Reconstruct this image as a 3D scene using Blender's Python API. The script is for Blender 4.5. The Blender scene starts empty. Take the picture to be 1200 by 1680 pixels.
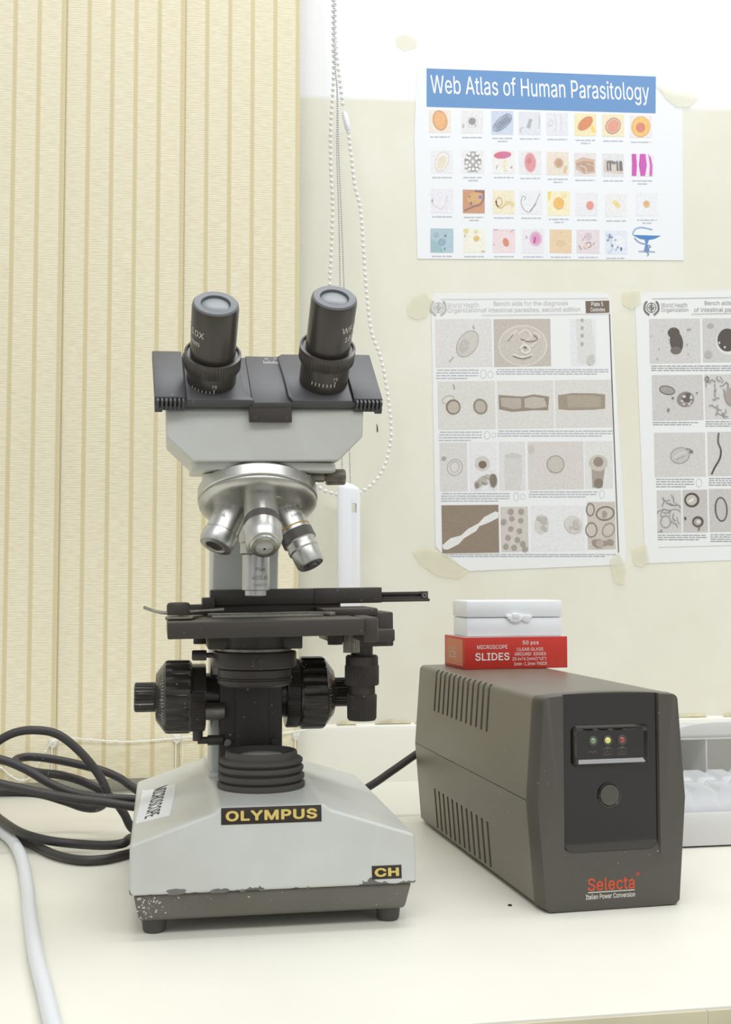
import bpy, bmesh, math, random
from mathutils import Vector, Matrix
from mathutils.geometry import tessellate_polygon

# ------------------------------------------------------------------ camera, world, lights, exposure
SC = bpy.context.scene
COL = SC.collection
TT = 750.0                                   # worktop height (mm above the floor); all building below is in mm
MM = 0.001

cam_d = bpy.data.cameras.new('camera')
cam = bpy.data.objects.new('camera', cam_d)
COL.objects.link(cam)
cam.location = (0, 0, (TT + 222) * MM)
cam.rotation_euler = (math.radians(90 + 3.2533), 0, math.radians(-10))
cam_d.sensor_fit = 'VERTICAL'
cam_d.sensor_height = 36
cam_d.sensor_width = 24
cam_d.lens = 36 * 1900 / 1680
cam_d.clip_start = 0.02
SC.camera = cam

world = bpy.data.worlds.new('room_light')
SC.world = world
world.use_nodes = True
_n = world.node_tree.nodes
_bg = _n['Background']
_bg.inputs['Color'].default_value = (0.97, 0.985, 1.0, 1)
_bg.inputs['Strength'].default_value = 0.62
# noise added to the room light, so reflections vary as in a furnished room
_nt = world.node_tree
_tc = _n.new('ShaderNodeTexCoord')
_no = _n.new('ShaderNodeTexNoise'); _no.inputs['Scale'].default_value = 2.3; _no.inputs['Detail'].default_value = 1.5
_rp = _n.new('ShaderNodeValToRGB')
_rp.color_ramp.elements[0].position = 0.36; _rp.color_ramp.elements[0].color = (0.36, 0.36, 0.36, 1)
_rp.color_ramp.elements[1].position = 0.60; _rp.color_ramp.elements[1].color = (1.2, 1.22, 1.24, 1)
_nt.links.new(_tc.outputs['Generated'], _no.inputs['Vector'])
_nt.links.new(_no.outputs['Fac'], _rp.inputs['Fac'])
_nt.links.new(_rp.outputs['Color'], _bg.inputs['Color'])


def area(name, loc, target, sx, sy, power, color=(1, 1, 1)):
    d = bpy.data.lights.new(name, 'AREA')
    d.shape = 'RECTANGLE'
    d.size, d.size_y, d.energy, d.color = sx, sy, power, color
    o = bpy.data.objects.new(name, d)
    COL.objects.link(o)
    o.location = loc
    o.rotation_euler = (Vector(target) - Vector(loc)).to_track_quat('-Z', 'Y').to_euler()
    return o


area('ceiling_lamp_near_wall', (0.45, 0.85, 2.62), (0.45, 0.95, 0.75), 1.5, 0.35, 15, (0.97, 0.985, 1.0))
area('ceiling_lamp_over_room', (-0.45, -0.7, 2.62), (0.2, 0.9, 0.9), 1.3, 0.5, 11.5, (0.98, 0.99, 1.0))
area('added_lamp_right', (1.0, -0.6, 2.62), (0.3, 0.9, 0.9), 1.3, 0.5, 11.5, (0.98, 0.99, 1.0))  # added overhead lamp, placed so the indicator window's lower lip catches a highlight

SC.view_settings.view_transform = 'Standard'
SC.view_settings.look = 'None'
SC.view_settings.gamma = 1
SC.view_settings.use_curve_mapping = False
SC.view_settings.exposure = 0.0


# ------------------------------------------------------------------ materials
def lin(c):
    out = []
    for v in c[:3]:
        v = v / 255.0
        out.append(v / 12.92 if v <= 0.04045 else ((v + 0.055) / 1.055) ** 2.4)
    return (*out, 1)


_mats = {}


def mat(name, rgb, rough=0.5, metal=0.0, spec=0.5, bump=0.0, bscale=400, alpha=1.0, trans=0.0, mottled=0.0, mscale=30, dust=0.0, coat=0.0, emit=None):
    if name in _mats:
        return _mats[name]
    m = bpy.data.materials.new(name)
    m.use_nodes = True
    nt = m.node_tree
    b = nt.nodes['Principled BSDF']
    c = lin(rgb)
    b.inputs['Base Color'].default_value = c
    b.inputs['Roughness'].default_value = rough
    b.inputs['Metallic'].default_value = metal
    b.inputs['Specular IOR Level'].default_value = spec
    b.inputs['Alpha'].default_value = alpha
    b.inputs['Transmission Weight'].default_value = trans
    b.inputs['Coat Weight'].default_value = coat
    m.diffuse_color = c
    tc = None
    if bump or mottled or dust:
        tc = nt.nodes.new('ShaderNodeTexCoord')
    if bump:
        n = nt.nodes.new('ShaderNodeTexNoise')
        n.inputs['Scale'].default_value = bscale
        n.inputs['Detail'].default_value = 4
        nt.links.new(tc.outputs['Object'], n.inputs['Vector'])
        bp = nt.nodes.new('ShaderNodeBump')
        bp.inputs['Strength'].default_value = bump
        bp.inputs['Distance'].default_value = 0.001
        nt.links.new(n.outputs['Fac'], bp.inputs['Height'])
        nt.links.new(bp.outputs['Normal'], b.inputs['Normal'])
    src = None
    if mottled:
        n = nt.nodes.new('ShaderNodeTexNoise')
        n.inputs['Scale'].default_value = mscale
        n.inputs['Detail'].default_value = 6
        nt.links.new(tc.outputs['Object'], n.inputs['Vector'])
        r = nt.nodes.new('ShaderNodeValToRGB')
        r.color_ramp.elements[0].position = 0.3
        r.color_ramp.elements[1].position = 0.7
        r.color_ramp.elements[0].color = (*[v * (1 - mottled) for v in c[:3]], 1)
        r.color_ramp.elements[1].color = (*[min(1, v * (1 + mottled * 0.6)) for v in c[:3]], 1)
        nt.links.new(n.outputs['Fac'], r.inputs['Fac'])
        src = r.outputs['Color']
    if dust:
        v = nt.nodes.new('ShaderNodeTexNoise')
        v.inputs['Scale'].default_value = 420
        v.inputs['Detail'].default_value = 2
        nt.links.new(tc.outputs['Object'], v.inputs['Vector'])
        r2 = nt.nodes.new('ShaderNodeValToRGB')
        r2.color_ramp.elements[0].position = 0.74 - dust * 0.05
        r2.color_ramp.elements[1].position = 0.80 - dust * 0.05
        nt.links.new(v.outputs['Fac'], r2.inputs['Fac'])
        mx = nt.nodes.new('ShaderNodeMix')
        mx.data_type = 'RGBA'
        nt.links.new(r2.outputs['Color'], mx.inputs['Factor'])
        if src:
            nt.links.new(src, mx.inputs[6])
        else:
            mx.inputs[6].default_value = c
        mx.inputs[7].default_value = (0.62, 0.6, 0.55, 1)
        src = mx.outputs[2]
    if src:
        nt.links.new(src, b.inputs['Base Color'])
    if emit:
        b.inputs['Emission Color'].default_value = lin(emit[0])
        b.inputs['Emission Strength'].default_value = emit[1]
    _mats[name] = m
    return m


def ink(rgb, grain=0.0):
    return mat(('grain' if grain else 'print') + '_%d_%d_%d' % tuple(rgb), rgb, rough=0.75, spec=0.15, mottled=grain, mscale=420)


def wall_material():
    m = bpy.data.materials.new('wall_paint')
    m.use_nodes = True
    nt = m.node_tree
    b = nt.nodes['Principled BSDF']
    b.inputs['Roughness'].default_value = 0.6
    b.inputs['Specular IOR Level'].default_value = 0.25
    g = nt.nodes.new('ShaderNodeNewGeometry')
    sp = nt.nodes.new('ShaderNodeSeparateXYZ')
    nt.links.new(g.outputs['Position'], sp.inputs[0])
    # the upper wall turns whiter above a slightly sloping, slightly ragged line
    a = nt.nodes.new('ShaderNodeMath'); a.operation = 'MULTIPLY_ADD'
    a.inputs[1].default_value = -0.044
    nt.links.new(sp.outputs['X'], a.inputs[0]); nt.links.new(sp.outputs['Z'], a.inputs[2])
    ramp = nt.nodes.new('ShaderNodeMapRange')
    ramp.inputs['From Min'].default_value = (TT + 749) * MM
    ramp.inputs['From Max'].default_value = (TT + 755) * MM
    nt.links.new(a.outputs[0], ramp.inputs['Value'])
    n = nt.nodes.new('ShaderNodeTexNoise')
    n.inputs['Scale'].default_value = 5.5
    n.inputs['Detail'].default_value = 7
    n.inputs['Roughness'].default_value = 0.62
    nt.links.new(g.outputs['Position'], n.inputs['Vector'])
    r = nt.nodes.new('ShaderNodeValToRGB')
    e = r.color_ramp.elements
    e[0].position = 0.3; e[0].color = lin((227, 224, 205))
    e[1].position = 0.68; e[1].color = lin((236, 235, 222))
    nt.links.new(n.outputs['Fac'], r.inputs['Fac'])
    # scuffs
    n2 = nt.nodes.new('ShaderNodeTexNoise')
    n2.inputs['Scale'].default_value = 16
    n2.inputs['Detail'].default_value = 8
    nt.links.new(g.outputs['Position'], n2.inputs['Vector'])
    r2 = nt.nodes.new('ShaderNodeMapRange')
    r2.inputs['From Min'].default_value = 0.70; r2.inputs['From Max'].default_value = 0.80
    r2.inputs['To Max'].default_value = 0.4
    nt.links.new(n2.outputs['Fac'], r2.inputs['Value'])
    m1 = nt.nodes.new('ShaderNodeMix'); m1.data_type = 'RGBA'
    nt.links.new(r2.outputs[0], m1.inputs['Factor'])
    nt.links.new(r.outputs['Color'], m1.inputs[6]); m1.inputs[7].default_value = lin((196, 190, 160))
    m2 = nt.nodes.new('ShaderNodeMix'); m2.data_type = 'RGBA'
    nt.links.new(ramp.outputs[0], m2.inputs['Factor'])
    nt.links.new(m1.outputs[2], m2.inputs[6]); m2.inputs[7].default_value = lin((248, 249, 250))
    nt.links.new(m2.outputs[2], b.inputs['Base Color'])
    bp = nt.nodes.new('ShaderNodeBump'); bp.inputs['Strength'].default_value = 0.12; bp.inputs['Distance'].default_value = 0.003
    nt.links.new(n2.outputs['Fac'], bp.inputs['Height']); nt.links.new(bp.outputs['Normal'], b.inputs['Normal'])
    return m


def fabric_material():
    """cream woven blind cloth: denser bands every 25 mm with open darker stripes between, fine horizontal weave"""
    m = bpy.data.materials.new('blind_fabric')
    m.use_nodes = True
    nt = m.node_tree
    b = nt.nodes['Principled BSDF']
    b.inputs['Roughness'].default_value = 0.85
    b.inputs['Specular IOR Level'].default_value = 0.1
    tc = nt.nodes.new('ShaderNodeTexCoord')
    sp = nt.nodes.new('ShaderNodeSeparateXYZ')
    nt.links.new(tc.outputs['Object'], sp.inputs[0])

    def mth(op, a, bb=None, c=None):
        q = nt.nodes.new('ShaderNodeMath'); q.operation = op
        for i, v in enumerate((a, bb, c)):
            if v is None:
                continue
            if isinstance(v, (int, float)):
                q.inputs[i].default_value = v
            else:
                nt.links.new(v, q.inputs[i])
        return q.outputs[0]
    fr = mth('PINGPONG', mth('ADD', sp.outputs['X'], 0.01225 + 0.245), 0.01225)      # 0 at the stripe, 12.5 mm at the band's middle
    stripe = nt.nodes.new('ShaderNodeMapRange')
    stripe.inputs['From Min'].default_value = 0.0016; stripe.inputs['From Max'].default_value = 0.0028
    nt.links.new(fr, stripe.inputs['Value'])
    w = nt.nodes.new('ShaderNodeTexNoise')
    mp = nt.nodes.new('ShaderNodeMapping'); mp.inputs['Scale'].default_value = (90, 1, 600)
    nt.links.new(tc.outputs['Object'], mp.inputs[0]); nt.links.new(mp.outputs[0], w.inputs['Vector'])
    w.inputs['Scale'].default_value = 1.0; w.inputs['Detail'].default_value = 3
    wave = mth('SINE', mth('MULTIPLY', sp.outputs['Z'], 2 * math.pi / 0.0024))
    wv = mth('MULTIPLY_ADD', wave, 0.12, w.outputs['Fac'])
    r = nt.nodes.new('ShaderNodeValToRGB')
    e = r.color_ramp.elements
    e[0].position = 0.25; e[0].color = lin((224, 214, 183))
    e[1].position = 0.75; e[1].color = lin((240, 234, 211))
    nt.links.new(wv, r.inputs['Fac'])
    m1 = nt.nodes.new('ShaderNodeMix'); m1.data_type = 'RGBA'
    nt.links.new(stripe.outputs[0], m1.inputs['Factor'])
    m1.inputs[6].default_value = lin((215, 203, 163)); nt.links.new(r.outputs['Color'], m1.inputs[7])
    nt.links.new(m1.outputs[2], b.inputs['Base Color'])
    bp = nt.nodes.new('ShaderNodeBump'); bp.inputs['Strength'].default_value = 0.35; bp.inputs['Distance'].default_value = 0.0006
    nt.links.new(wv, bp.inputs['Height']); nt.links.new(bp.outputs['Normal'], b.inputs['Normal'])
    return m


def painted_metal_material():
    """light grey enamel of the stand, chipped along the lower edge of the base"""
    m = bpy.data.materials.new('grey_enamel')
    m.use_nodes = True
    nt = m.node_tree
    b = nt.nodes['Principled BSDF']
    b.inputs['Roughness'].default_value = 0.38
    tc = nt.nodes.new('ShaderNodeTexCoord')
    sp = nt.nodes.new('ShaderNodeSeparateXYZ'); nt.links.new(tc.outputs['Object'], sp.inputs[0])
    n = nt.nodes.new('ShaderNodeTexNoise'); n.inputs['Scale'].default_value = 55; n.inputs['Detail'].default_value = 5
    nt.links.new(tc.outputs['Object'], n.inputs['Vector'])
    zr = nt.nodes.new('ShaderNodeMapRange')
    zr.inputs['From Min'].default_value = 0.0262; zr.inputs['From Max'].default_value = 0.0350
    zr.inputs['To Min'].default_value = 0.42; zr.inputs['To Max'].default_value = 0.80
    nt.links.new(sp.outputs['Z'], zr.inputs['Value'])
    gt = nt.nodes.new('ShaderNodeMath'); gt.operation = 'GREATER_THAN'
    nt.links.new(n.outputs['Fac'], gt.inputs[0]); nt.links.new(zr.outputs[0], gt.inputs[1])
    g2 = nt.nodes.new('ShaderNodeTexNoise'); g2.inputs['Scale'].default_value = 14; g2.inputs['Detail'].default_value = 6
    nt.links.new(tc.outputs['Object'], g2.inputs['Vector'])
    r = nt.nodes.new('ShaderNodeValToRGB')
    e = r.color_ramp.elements
    e[0].position = 0.33; e[0].color = lin((196, 197, 188))
    e[1].position = 0.62; e[1].color = lin((206, 209, 205))
    nt.links.new(g2.outputs['Fac'], r.inputs['Fac'])
    mx = nt.nodes.new('ShaderNodeMix'); mx.data_type = 'RGBA'
    nt.links.new(gt.outputs[0], mx.inputs['Factor']); nt.links.new(r.outputs['Color'], mx.inputs[6])
    mx.inputs[7].default_value = lin((108, 108, 104))
    nt.links.new(mx.outputs[2], b.inputs['Base Color'])
    return m


M_WALL = wall_material()
M_BAND = mat('white_gloss_paint', (240, 239, 228), 0.4, mottled=0.05, mscale=9)
M_CRACK = mat('peeling_edge', (200, 192, 158), 0.8, mottled=0.3, mscale=60)
M_FLOOR = mat('floor_tiles', (190, 184, 170), 0.4, mottled=0.1, mscale=6)
M_TABLE = mat('cream_laminate', (234, 232, 219), 0.42, spec=0.35, mottled=0.045, mscale=7)
M_EDGE = mat('cream_edge', (220, 212, 180), 0.5, mottled=0.08, mscale=20)
M_FAB = fabric_material()
M_HEM = mat('white_blind_plastic', (236, 236, 230), 0.35)
M_ENAMEL = painted_metal_material()
M_SKIRT = mat('dark_grey_casting', (106, 104, 96), 0.55, mottled=0.1, mscale=20, bump=0.1, bscale=900, dust=0.35)
M_RUB = mat('black_rubber', (76, 74, 70), 0.6)
M_BLK = mat('black_enamel', (64, 59, 54), 0.42, dust=0.3)
M_BLKG = mat('black_gloss_plastic', (60, 56, 51), 0.16, dust=0.2)
M_PLATE = mat('charcoal_plate', (80, 80, 82), 0.42, dust=0.15)
M_EYE = mat('black_anodised', (72, 68, 62), 0.27)
M_EYETOP = mat('grey_eyecup', (104, 107, 110), 0.4)
M_CHROME = mat('satin_chrome', (204, 204, 198), 0.36, metal=1.0, mottled=0.1, mscale=90)
M_CHROMD = mat('worn_nickel', (150, 147, 136), 0.4, metal=0.9, mottled=0.25, mscale=200)
M_KNURL = mat('dark_knurl', (104, 100, 96), 0.5, metal=0.5)
M_LENS = mat('lens_glass', (134, 139, 142), 0.38, spec=0.5, coat=0.0)
M_FROST = mat('frosted_glass', (176, 176, 170), 0.18, coat=0.6)
M_DARKGL = mat('dark_lens', (70, 68, 64), 0.1, coat=1.0)
M_WHITEINK = ink((225, 224, 216))
M_GREYINK = ink((110, 108, 104))
M_GOLD = mat('gold_print', (218, 194, 110), 0.45)
M_STICK = mat('black_sticker', (50, 42, 34), 0.35)
M_PAPER = mat('white_paper', (238, 240, 242), 0.7, spec=0.2)
M_COPY = mat('copier_paper', (236, 237, 236), 0.7, spec=0.2)
M_TAPE = mat('yellowed_tape', (244, 241, 218), 0.45, alpha=0.32)
M_UPS = mat('warm_black_plastic', (114, 109, 96), 0.36, bump=0.1, bscale=1500, dust=0.12)
M_UPSF = mat('charcoal_plastic', (84, 81, 73), 0.42, bump=0.05, bscale=1500, dust=0.15)
M_UPSG = mat('gloss_black_plastic', (38, 34, 29), 0.06, coat=0.5, spec=0.5)
M_DARK = mat('deep_black', (30, 28, 25), 0.7)
M_SELRED = mat('red_print', (206, 84, 50), 0.5)
M_CORD = mat('black_cord', (58, 55, 54), 0.45, dust=0.12)
M_WCORD = mat('white_cord', (226, 229, 232), 0.4)
M_RED = mat('red_card', (196, 52, 40), 0.4, spec=0.4)
M_PALERED = mat('faded_red_card', (208, 122, 88), 0.5)
M_WPLAST = mat('white_plastic', (234, 236, 238), 0.35)
M_WCARD = mat('white_card', (232, 232, 230), 0.6)
M_WCARD.node_tree.nodes['Principled BSDF'].inputs['Base Color'].default_value = lin((244, 244, 242))
_t = M_WCARD.node_tree.nodes.new('ShaderNodeBsdfTranslucent'); _t.inputs['Color'].default_value = lin((240, 240, 238))
_m = M_WCARD.node_tree.nodes.new('ShaderNodeMixShader'); _m.inputs[0].default_value = 0.35
M_WCARD.node_tree.links.new(M_WCARD.node_tree.nodes['Principled BSDF'].outputs[0], _m.inputs[1])
M_WCARD.node_tree.links.new(_t.outputs[0], _m.inputs[2])
M_WCARD.node_tree.links.new(_m.outputs[0], M_WCARD.node_tree.nodes['Material Output'].inputs['Surface'])
M_BLIST = mat('clear_blister', (236, 238, 240), 0.08, alpha=0.42, spec=0.7)
M_GLASS = mat('slide_glass', (210, 212, 202), 0.05, alpha=0.3, spec=0.7)
M_GREENLED = mat('green_led', (124, 150, 118), 0.15, coat=1)
M_YELLED = mat('lit_yellow_led', (214, 220, 120), 0.15, coat=1, emit=((225, 235, 110), 0.12))
M_REDLED = mat('red_led', (150, 62, 56), 0.15, coat=1)
M_STEEL = mat('blind_bead_steel', (176, 178, 182), 0.3, metal=0.7)


# ------------------------------------------------------------------ mesh helpers (mm)
def catmull(pts, n=8, closed=False):
    P = [Vector(p) for p in pts]
    out = []
    N = len(P)
    for i in range(N if closed else N - 1):
        if closed:
            a, b, c, d = P[i - 1], P[i], P[(i + 1) % N], P[(i + 2) % N]
        else:
            a, b, c, d = P[max(i - 1, 0)], P[i], P[i + 1], P[min(i + 2, N - 1)]
        for k in range(n):
            t = k / n
            out.append(0.5 * ((2 * b) + (c - a) * t + (2 * a - 5 * b + 4 * c - d) * t * t + (3 * b - a - 3 * c + d) * t ** 3))
    if not closed:
        out.append(P[-1])
    return out


def basis(d):
    d = Vector(d).normalized()
    h = Vector((0, 0, 1)) if abs(d.z) < 0.9 else Vector((0, 1, 0))
    a = d.cross(h).normalized()
    return d, a, d.cross(a).normalized()


class MB:
    def __init__(s):
        s.bm = bmesh.new()

    def merge(s, t, mi=0):
        t.verts.ensure_lookup_table()
        mp = {v: s.bm.verts.new(v.co) for v in t.verts}
        for f in t.faces:
            try:
                g = s.bm.faces.new([mp[v] for v in f.verts])
                g.material_index = mi
            except ValueError:
                pass
        t.free()
        return s

    def raw(s, verts, faces, mi=0):
        vs = [s.bm.verts.new(v) for v in verts]
        for f in faces:
            try:
                s.bm.faces.new([vs[i] for i in f]).material_index = mi
            except ValueError:
                pass
        return s

    def box(s, x0, x1, y0, y1, z0, z1, bev=0.0, mi=0, seg=2, xf=None):
        t = bmesh.new()
        bmesh.ops.create_cube(t, size=1)
        for v in t.verts:
            v.co = Vector(((x0 + x1) / 2 + v.co.x * (x1 - x0), (y0 + y1) / 2 + v.co.y * (y1 - y0), (z0 + z1) / 2 + v.co.z * (z1 - z0)))
        if bev:
            bmesh.ops.bevel(t, geom=list(t.edges), offset=bev, segments=seg, profile=0.5, affect='EDGES')
        if xf is not None:
            bmesh.ops.transform(t, matrix=xf, verts=t.verts)
        return s.merge(t, mi)

    def prism(s, poly, axis, a0, a1, bev=0.0, mi=0, seg=2, xf=None):
        """poly: points of a plane; axis 'x': (y,z), 'y': (x,z), 'z': (x,y)"""
        t = bmesh.new()

        def at(p, a):
            return {'x': (a, p[0], p[1]), 'y': (p[0], a, p[1]), 'z': (p[0], p[1], a)}[axis]
        lo = [t.verts.new(at(p, a0)) for p in poly]
        hi = [t.verts.new(at(p, a1)) for p in poly]
        n = len(poly)
        t.faces.new(lo)
        t.faces.new(hi[::-1])
        for i in range(n):
            t.faces.new((lo[i], hi[i], hi[(i + 1) % n], lo[(i + 1) % n]))
        bmesh.ops.recalc_face_normals(t, faces=t.faces)
        if bev:
            bmesh.ops.bevel(t, geom=list(t.edges), offset=bev, segments=seg, profile=0.5, affect='EDGES')
        if xf is not None:
            bmesh.ops.transform(t, matrix=xf, verts=t.verts)
        return s.merge(t, mi)

    def loft(s, secs, mi=0, cap=True, closed=True):
        t = bmesh.new()
        rows = [[t.verts.new(p) for p in q] for q in secs]
        n = len(secs[0])
        for a, b in zip(rows, rows[1:]):
            for i in range(n if closed else n - 1):
                t.faces.new((a[i], a[(i + 1) % n], b[(i + 1) % n], b[i]))
        if cap:
            t.faces.new(rows[0][::-1])
            t.faces.new(rows[-1])
        bmesh.ops.recalc_face_normals(t, faces=t.faces)
        return s.merge(t, mi)

    def lathe(s, prof, o, d=(0, 0, 1), seg=40, mi=0, teeth=0):
        """prof: (radius, height[, tooth depth]) along d from o"""
        d, a, b = basis(d)
        o = Vector(o)
        if teeth:
            seg = teeth * 4
        t = bmesh.new()
        rows = []
        for p in prof:
            r, h = p[0], p[1]
            amp = p[2] if len(p) > 2 else 0
            if r < 1e-6:
                rows.append([t.verts.new(o + d * h)])
                continue
            row = []
            for i in range(seg):
                rr = r - (amp if (i % 4) >= 2 else 0)
                th = 2 * math.pi * i / seg
                row.append(t.verts.new(o + d * h + (a * math.cos(th) + b * math.sin(th)) * rr))
            rows.append(row)
        for p, q in zip(rows, rows[1:]):
            if len(p) == 1 and len(q) == 1:
                continue
            for i in range(seg):
                j = (i + 1) % seg
                if len(p) == 1:
                    t.faces.new((p[0], q[i], q[j]))
                elif len(q) == 1:
                    t.faces.new((p[i], p[j], q[0]))
                else:
                    t.faces.new((p[i], p[j], q[j], q[i]))
        bmesh.ops.recalc_face_normals(t, faces=t.faces)
        return s.merge(t, mi)

    def tube(s, pts, r, seg=12, mi=0, closed=False, flat=1.0):
        P = [Vector(p) for p in pts]
        n = len(P)
        t = bmesh.new()
        rows = []
        prev = None
        for i in range(n):
            if closed:
                d = (P[(i + 1) % n] - P[i - 1]).normalized()
            else:
                d = (P[min(i + 1, n - 1)] - P[max(i - 1, 0)]).normalized()
            if prev is None:
                _, a, b = basis(d)
            else:
                a = (prev - d * prev.dot(d)).normalized()
                b = d.cross(a)
            prev = a
            rr = r[i] if isinstance(r, (list, tuple)) else r
            rows.append([t.verts.new(P[i] + (a * math.cos(2 * math.pi * k / seg) + b * math.sin(2 * math.pi * k / seg) * flat) * rr) for k in range(seg)])
        pairs = list(zip(rows, rows[1:]))
        if closed:
            pairs.append((rows[-1], rows[0]))
        for p, q in pairs:
            for k in range(seg):
                t.faces.new((p[k], p[(k + 1) % seg], q[(k + 1) % seg], q[k]))
        if not closed:
            t.faces.new(rows[0][::-1])
            t.faces.new(rows[-1])
        bmesh.ops.recalc_face_normals(t, faces=t.faces)
        return s.merge(t, mi)

    def ball(s, c, r, mi=0, u=10, v=6, scale=(1, 1, 1)):
        t = bmesh.new()
        bmesh.ops.create_uvsphere(t, u_segments=u, v_segments=v, radius=r)
        for w in t.verts:
            w.co = Vector((w.co.x * scale[0] + c[0], w.co.y * scale[1] + c[1], w.co.z * scale[2] + c[2]))
        return s.merge(t, mi)

    def build(s, name, mats, parent=None, xf=None, smooth=35, recalc=False):
        if xf is not None:
            bmesh.ops.transform(s.bm, matrix=xf, verts=s.bm.verts)
        bmesh.ops.transform(s.bm, matrix=Matrix.Scale(MM, 4), verts=s.bm.verts)
        if recalc:
            bmesh.ops.recalc_face_normals(s.bm, faces=s.bm.faces)
        me = bpy.data.meshes.new(name)
        s.bm.to_mesh(me)
        s.bm.free()
        for m in (mats if isinstance(mats, (list, tuple)) else [mats]):
            me.materials.append(m)
        o = bpy.data.objects.new(name, me)
        COL.objects.link(o)
        if smooth:
            me.shade_smooth()
            me.set_sharp_from_angle(angle=math.radians(smooth))
        if parent:
            o.parent = parent
        return o


def thing(name, label, cat, loc, rot=(0, 0, 0), group=None):
    o = bpy.data.objects.new(name, None)
    o.empty_display_size = 0.02
    COL.objects.link(o)
    o.location = Vector(loc) * MM
    o.rotation_euler = rot
    return tag(o, label, cat, group)


def tag(o, label, cat, group=None):
    o['label'] = label
    o['category'] = cat
    if group:
        o['group'] = group
    return o


def struct(o):
    o['kind'] = 'structure'
    return o


def cut(o, cutter_mb):
    """carve the cutter's solid out of the object's mesh"""
    c = cutter_mb.build('cutter', M_DARK, None, smooth=0, recalc=True)
    par = o.parent
    o.parent = None
    md = o.modifiers.new('cut', 'BOOLEAN')
    md.operation = 'DIFFERENCE'
    md.solver = 'EXACT'
    md.object = c
    dg = bpy.context.evaluated_depsgraph_get()
    dg.update()
    me = bpy.data.meshes.new_from_object(o.evaluated_get(dg))
    o.modifiers.clear()
    o.data = me
    bpy.data.objects.remove(c)
    me.shade_smooth()
    me.set_sharp_from_angle(angle=math.radians(35))
    o.parent = par


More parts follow.
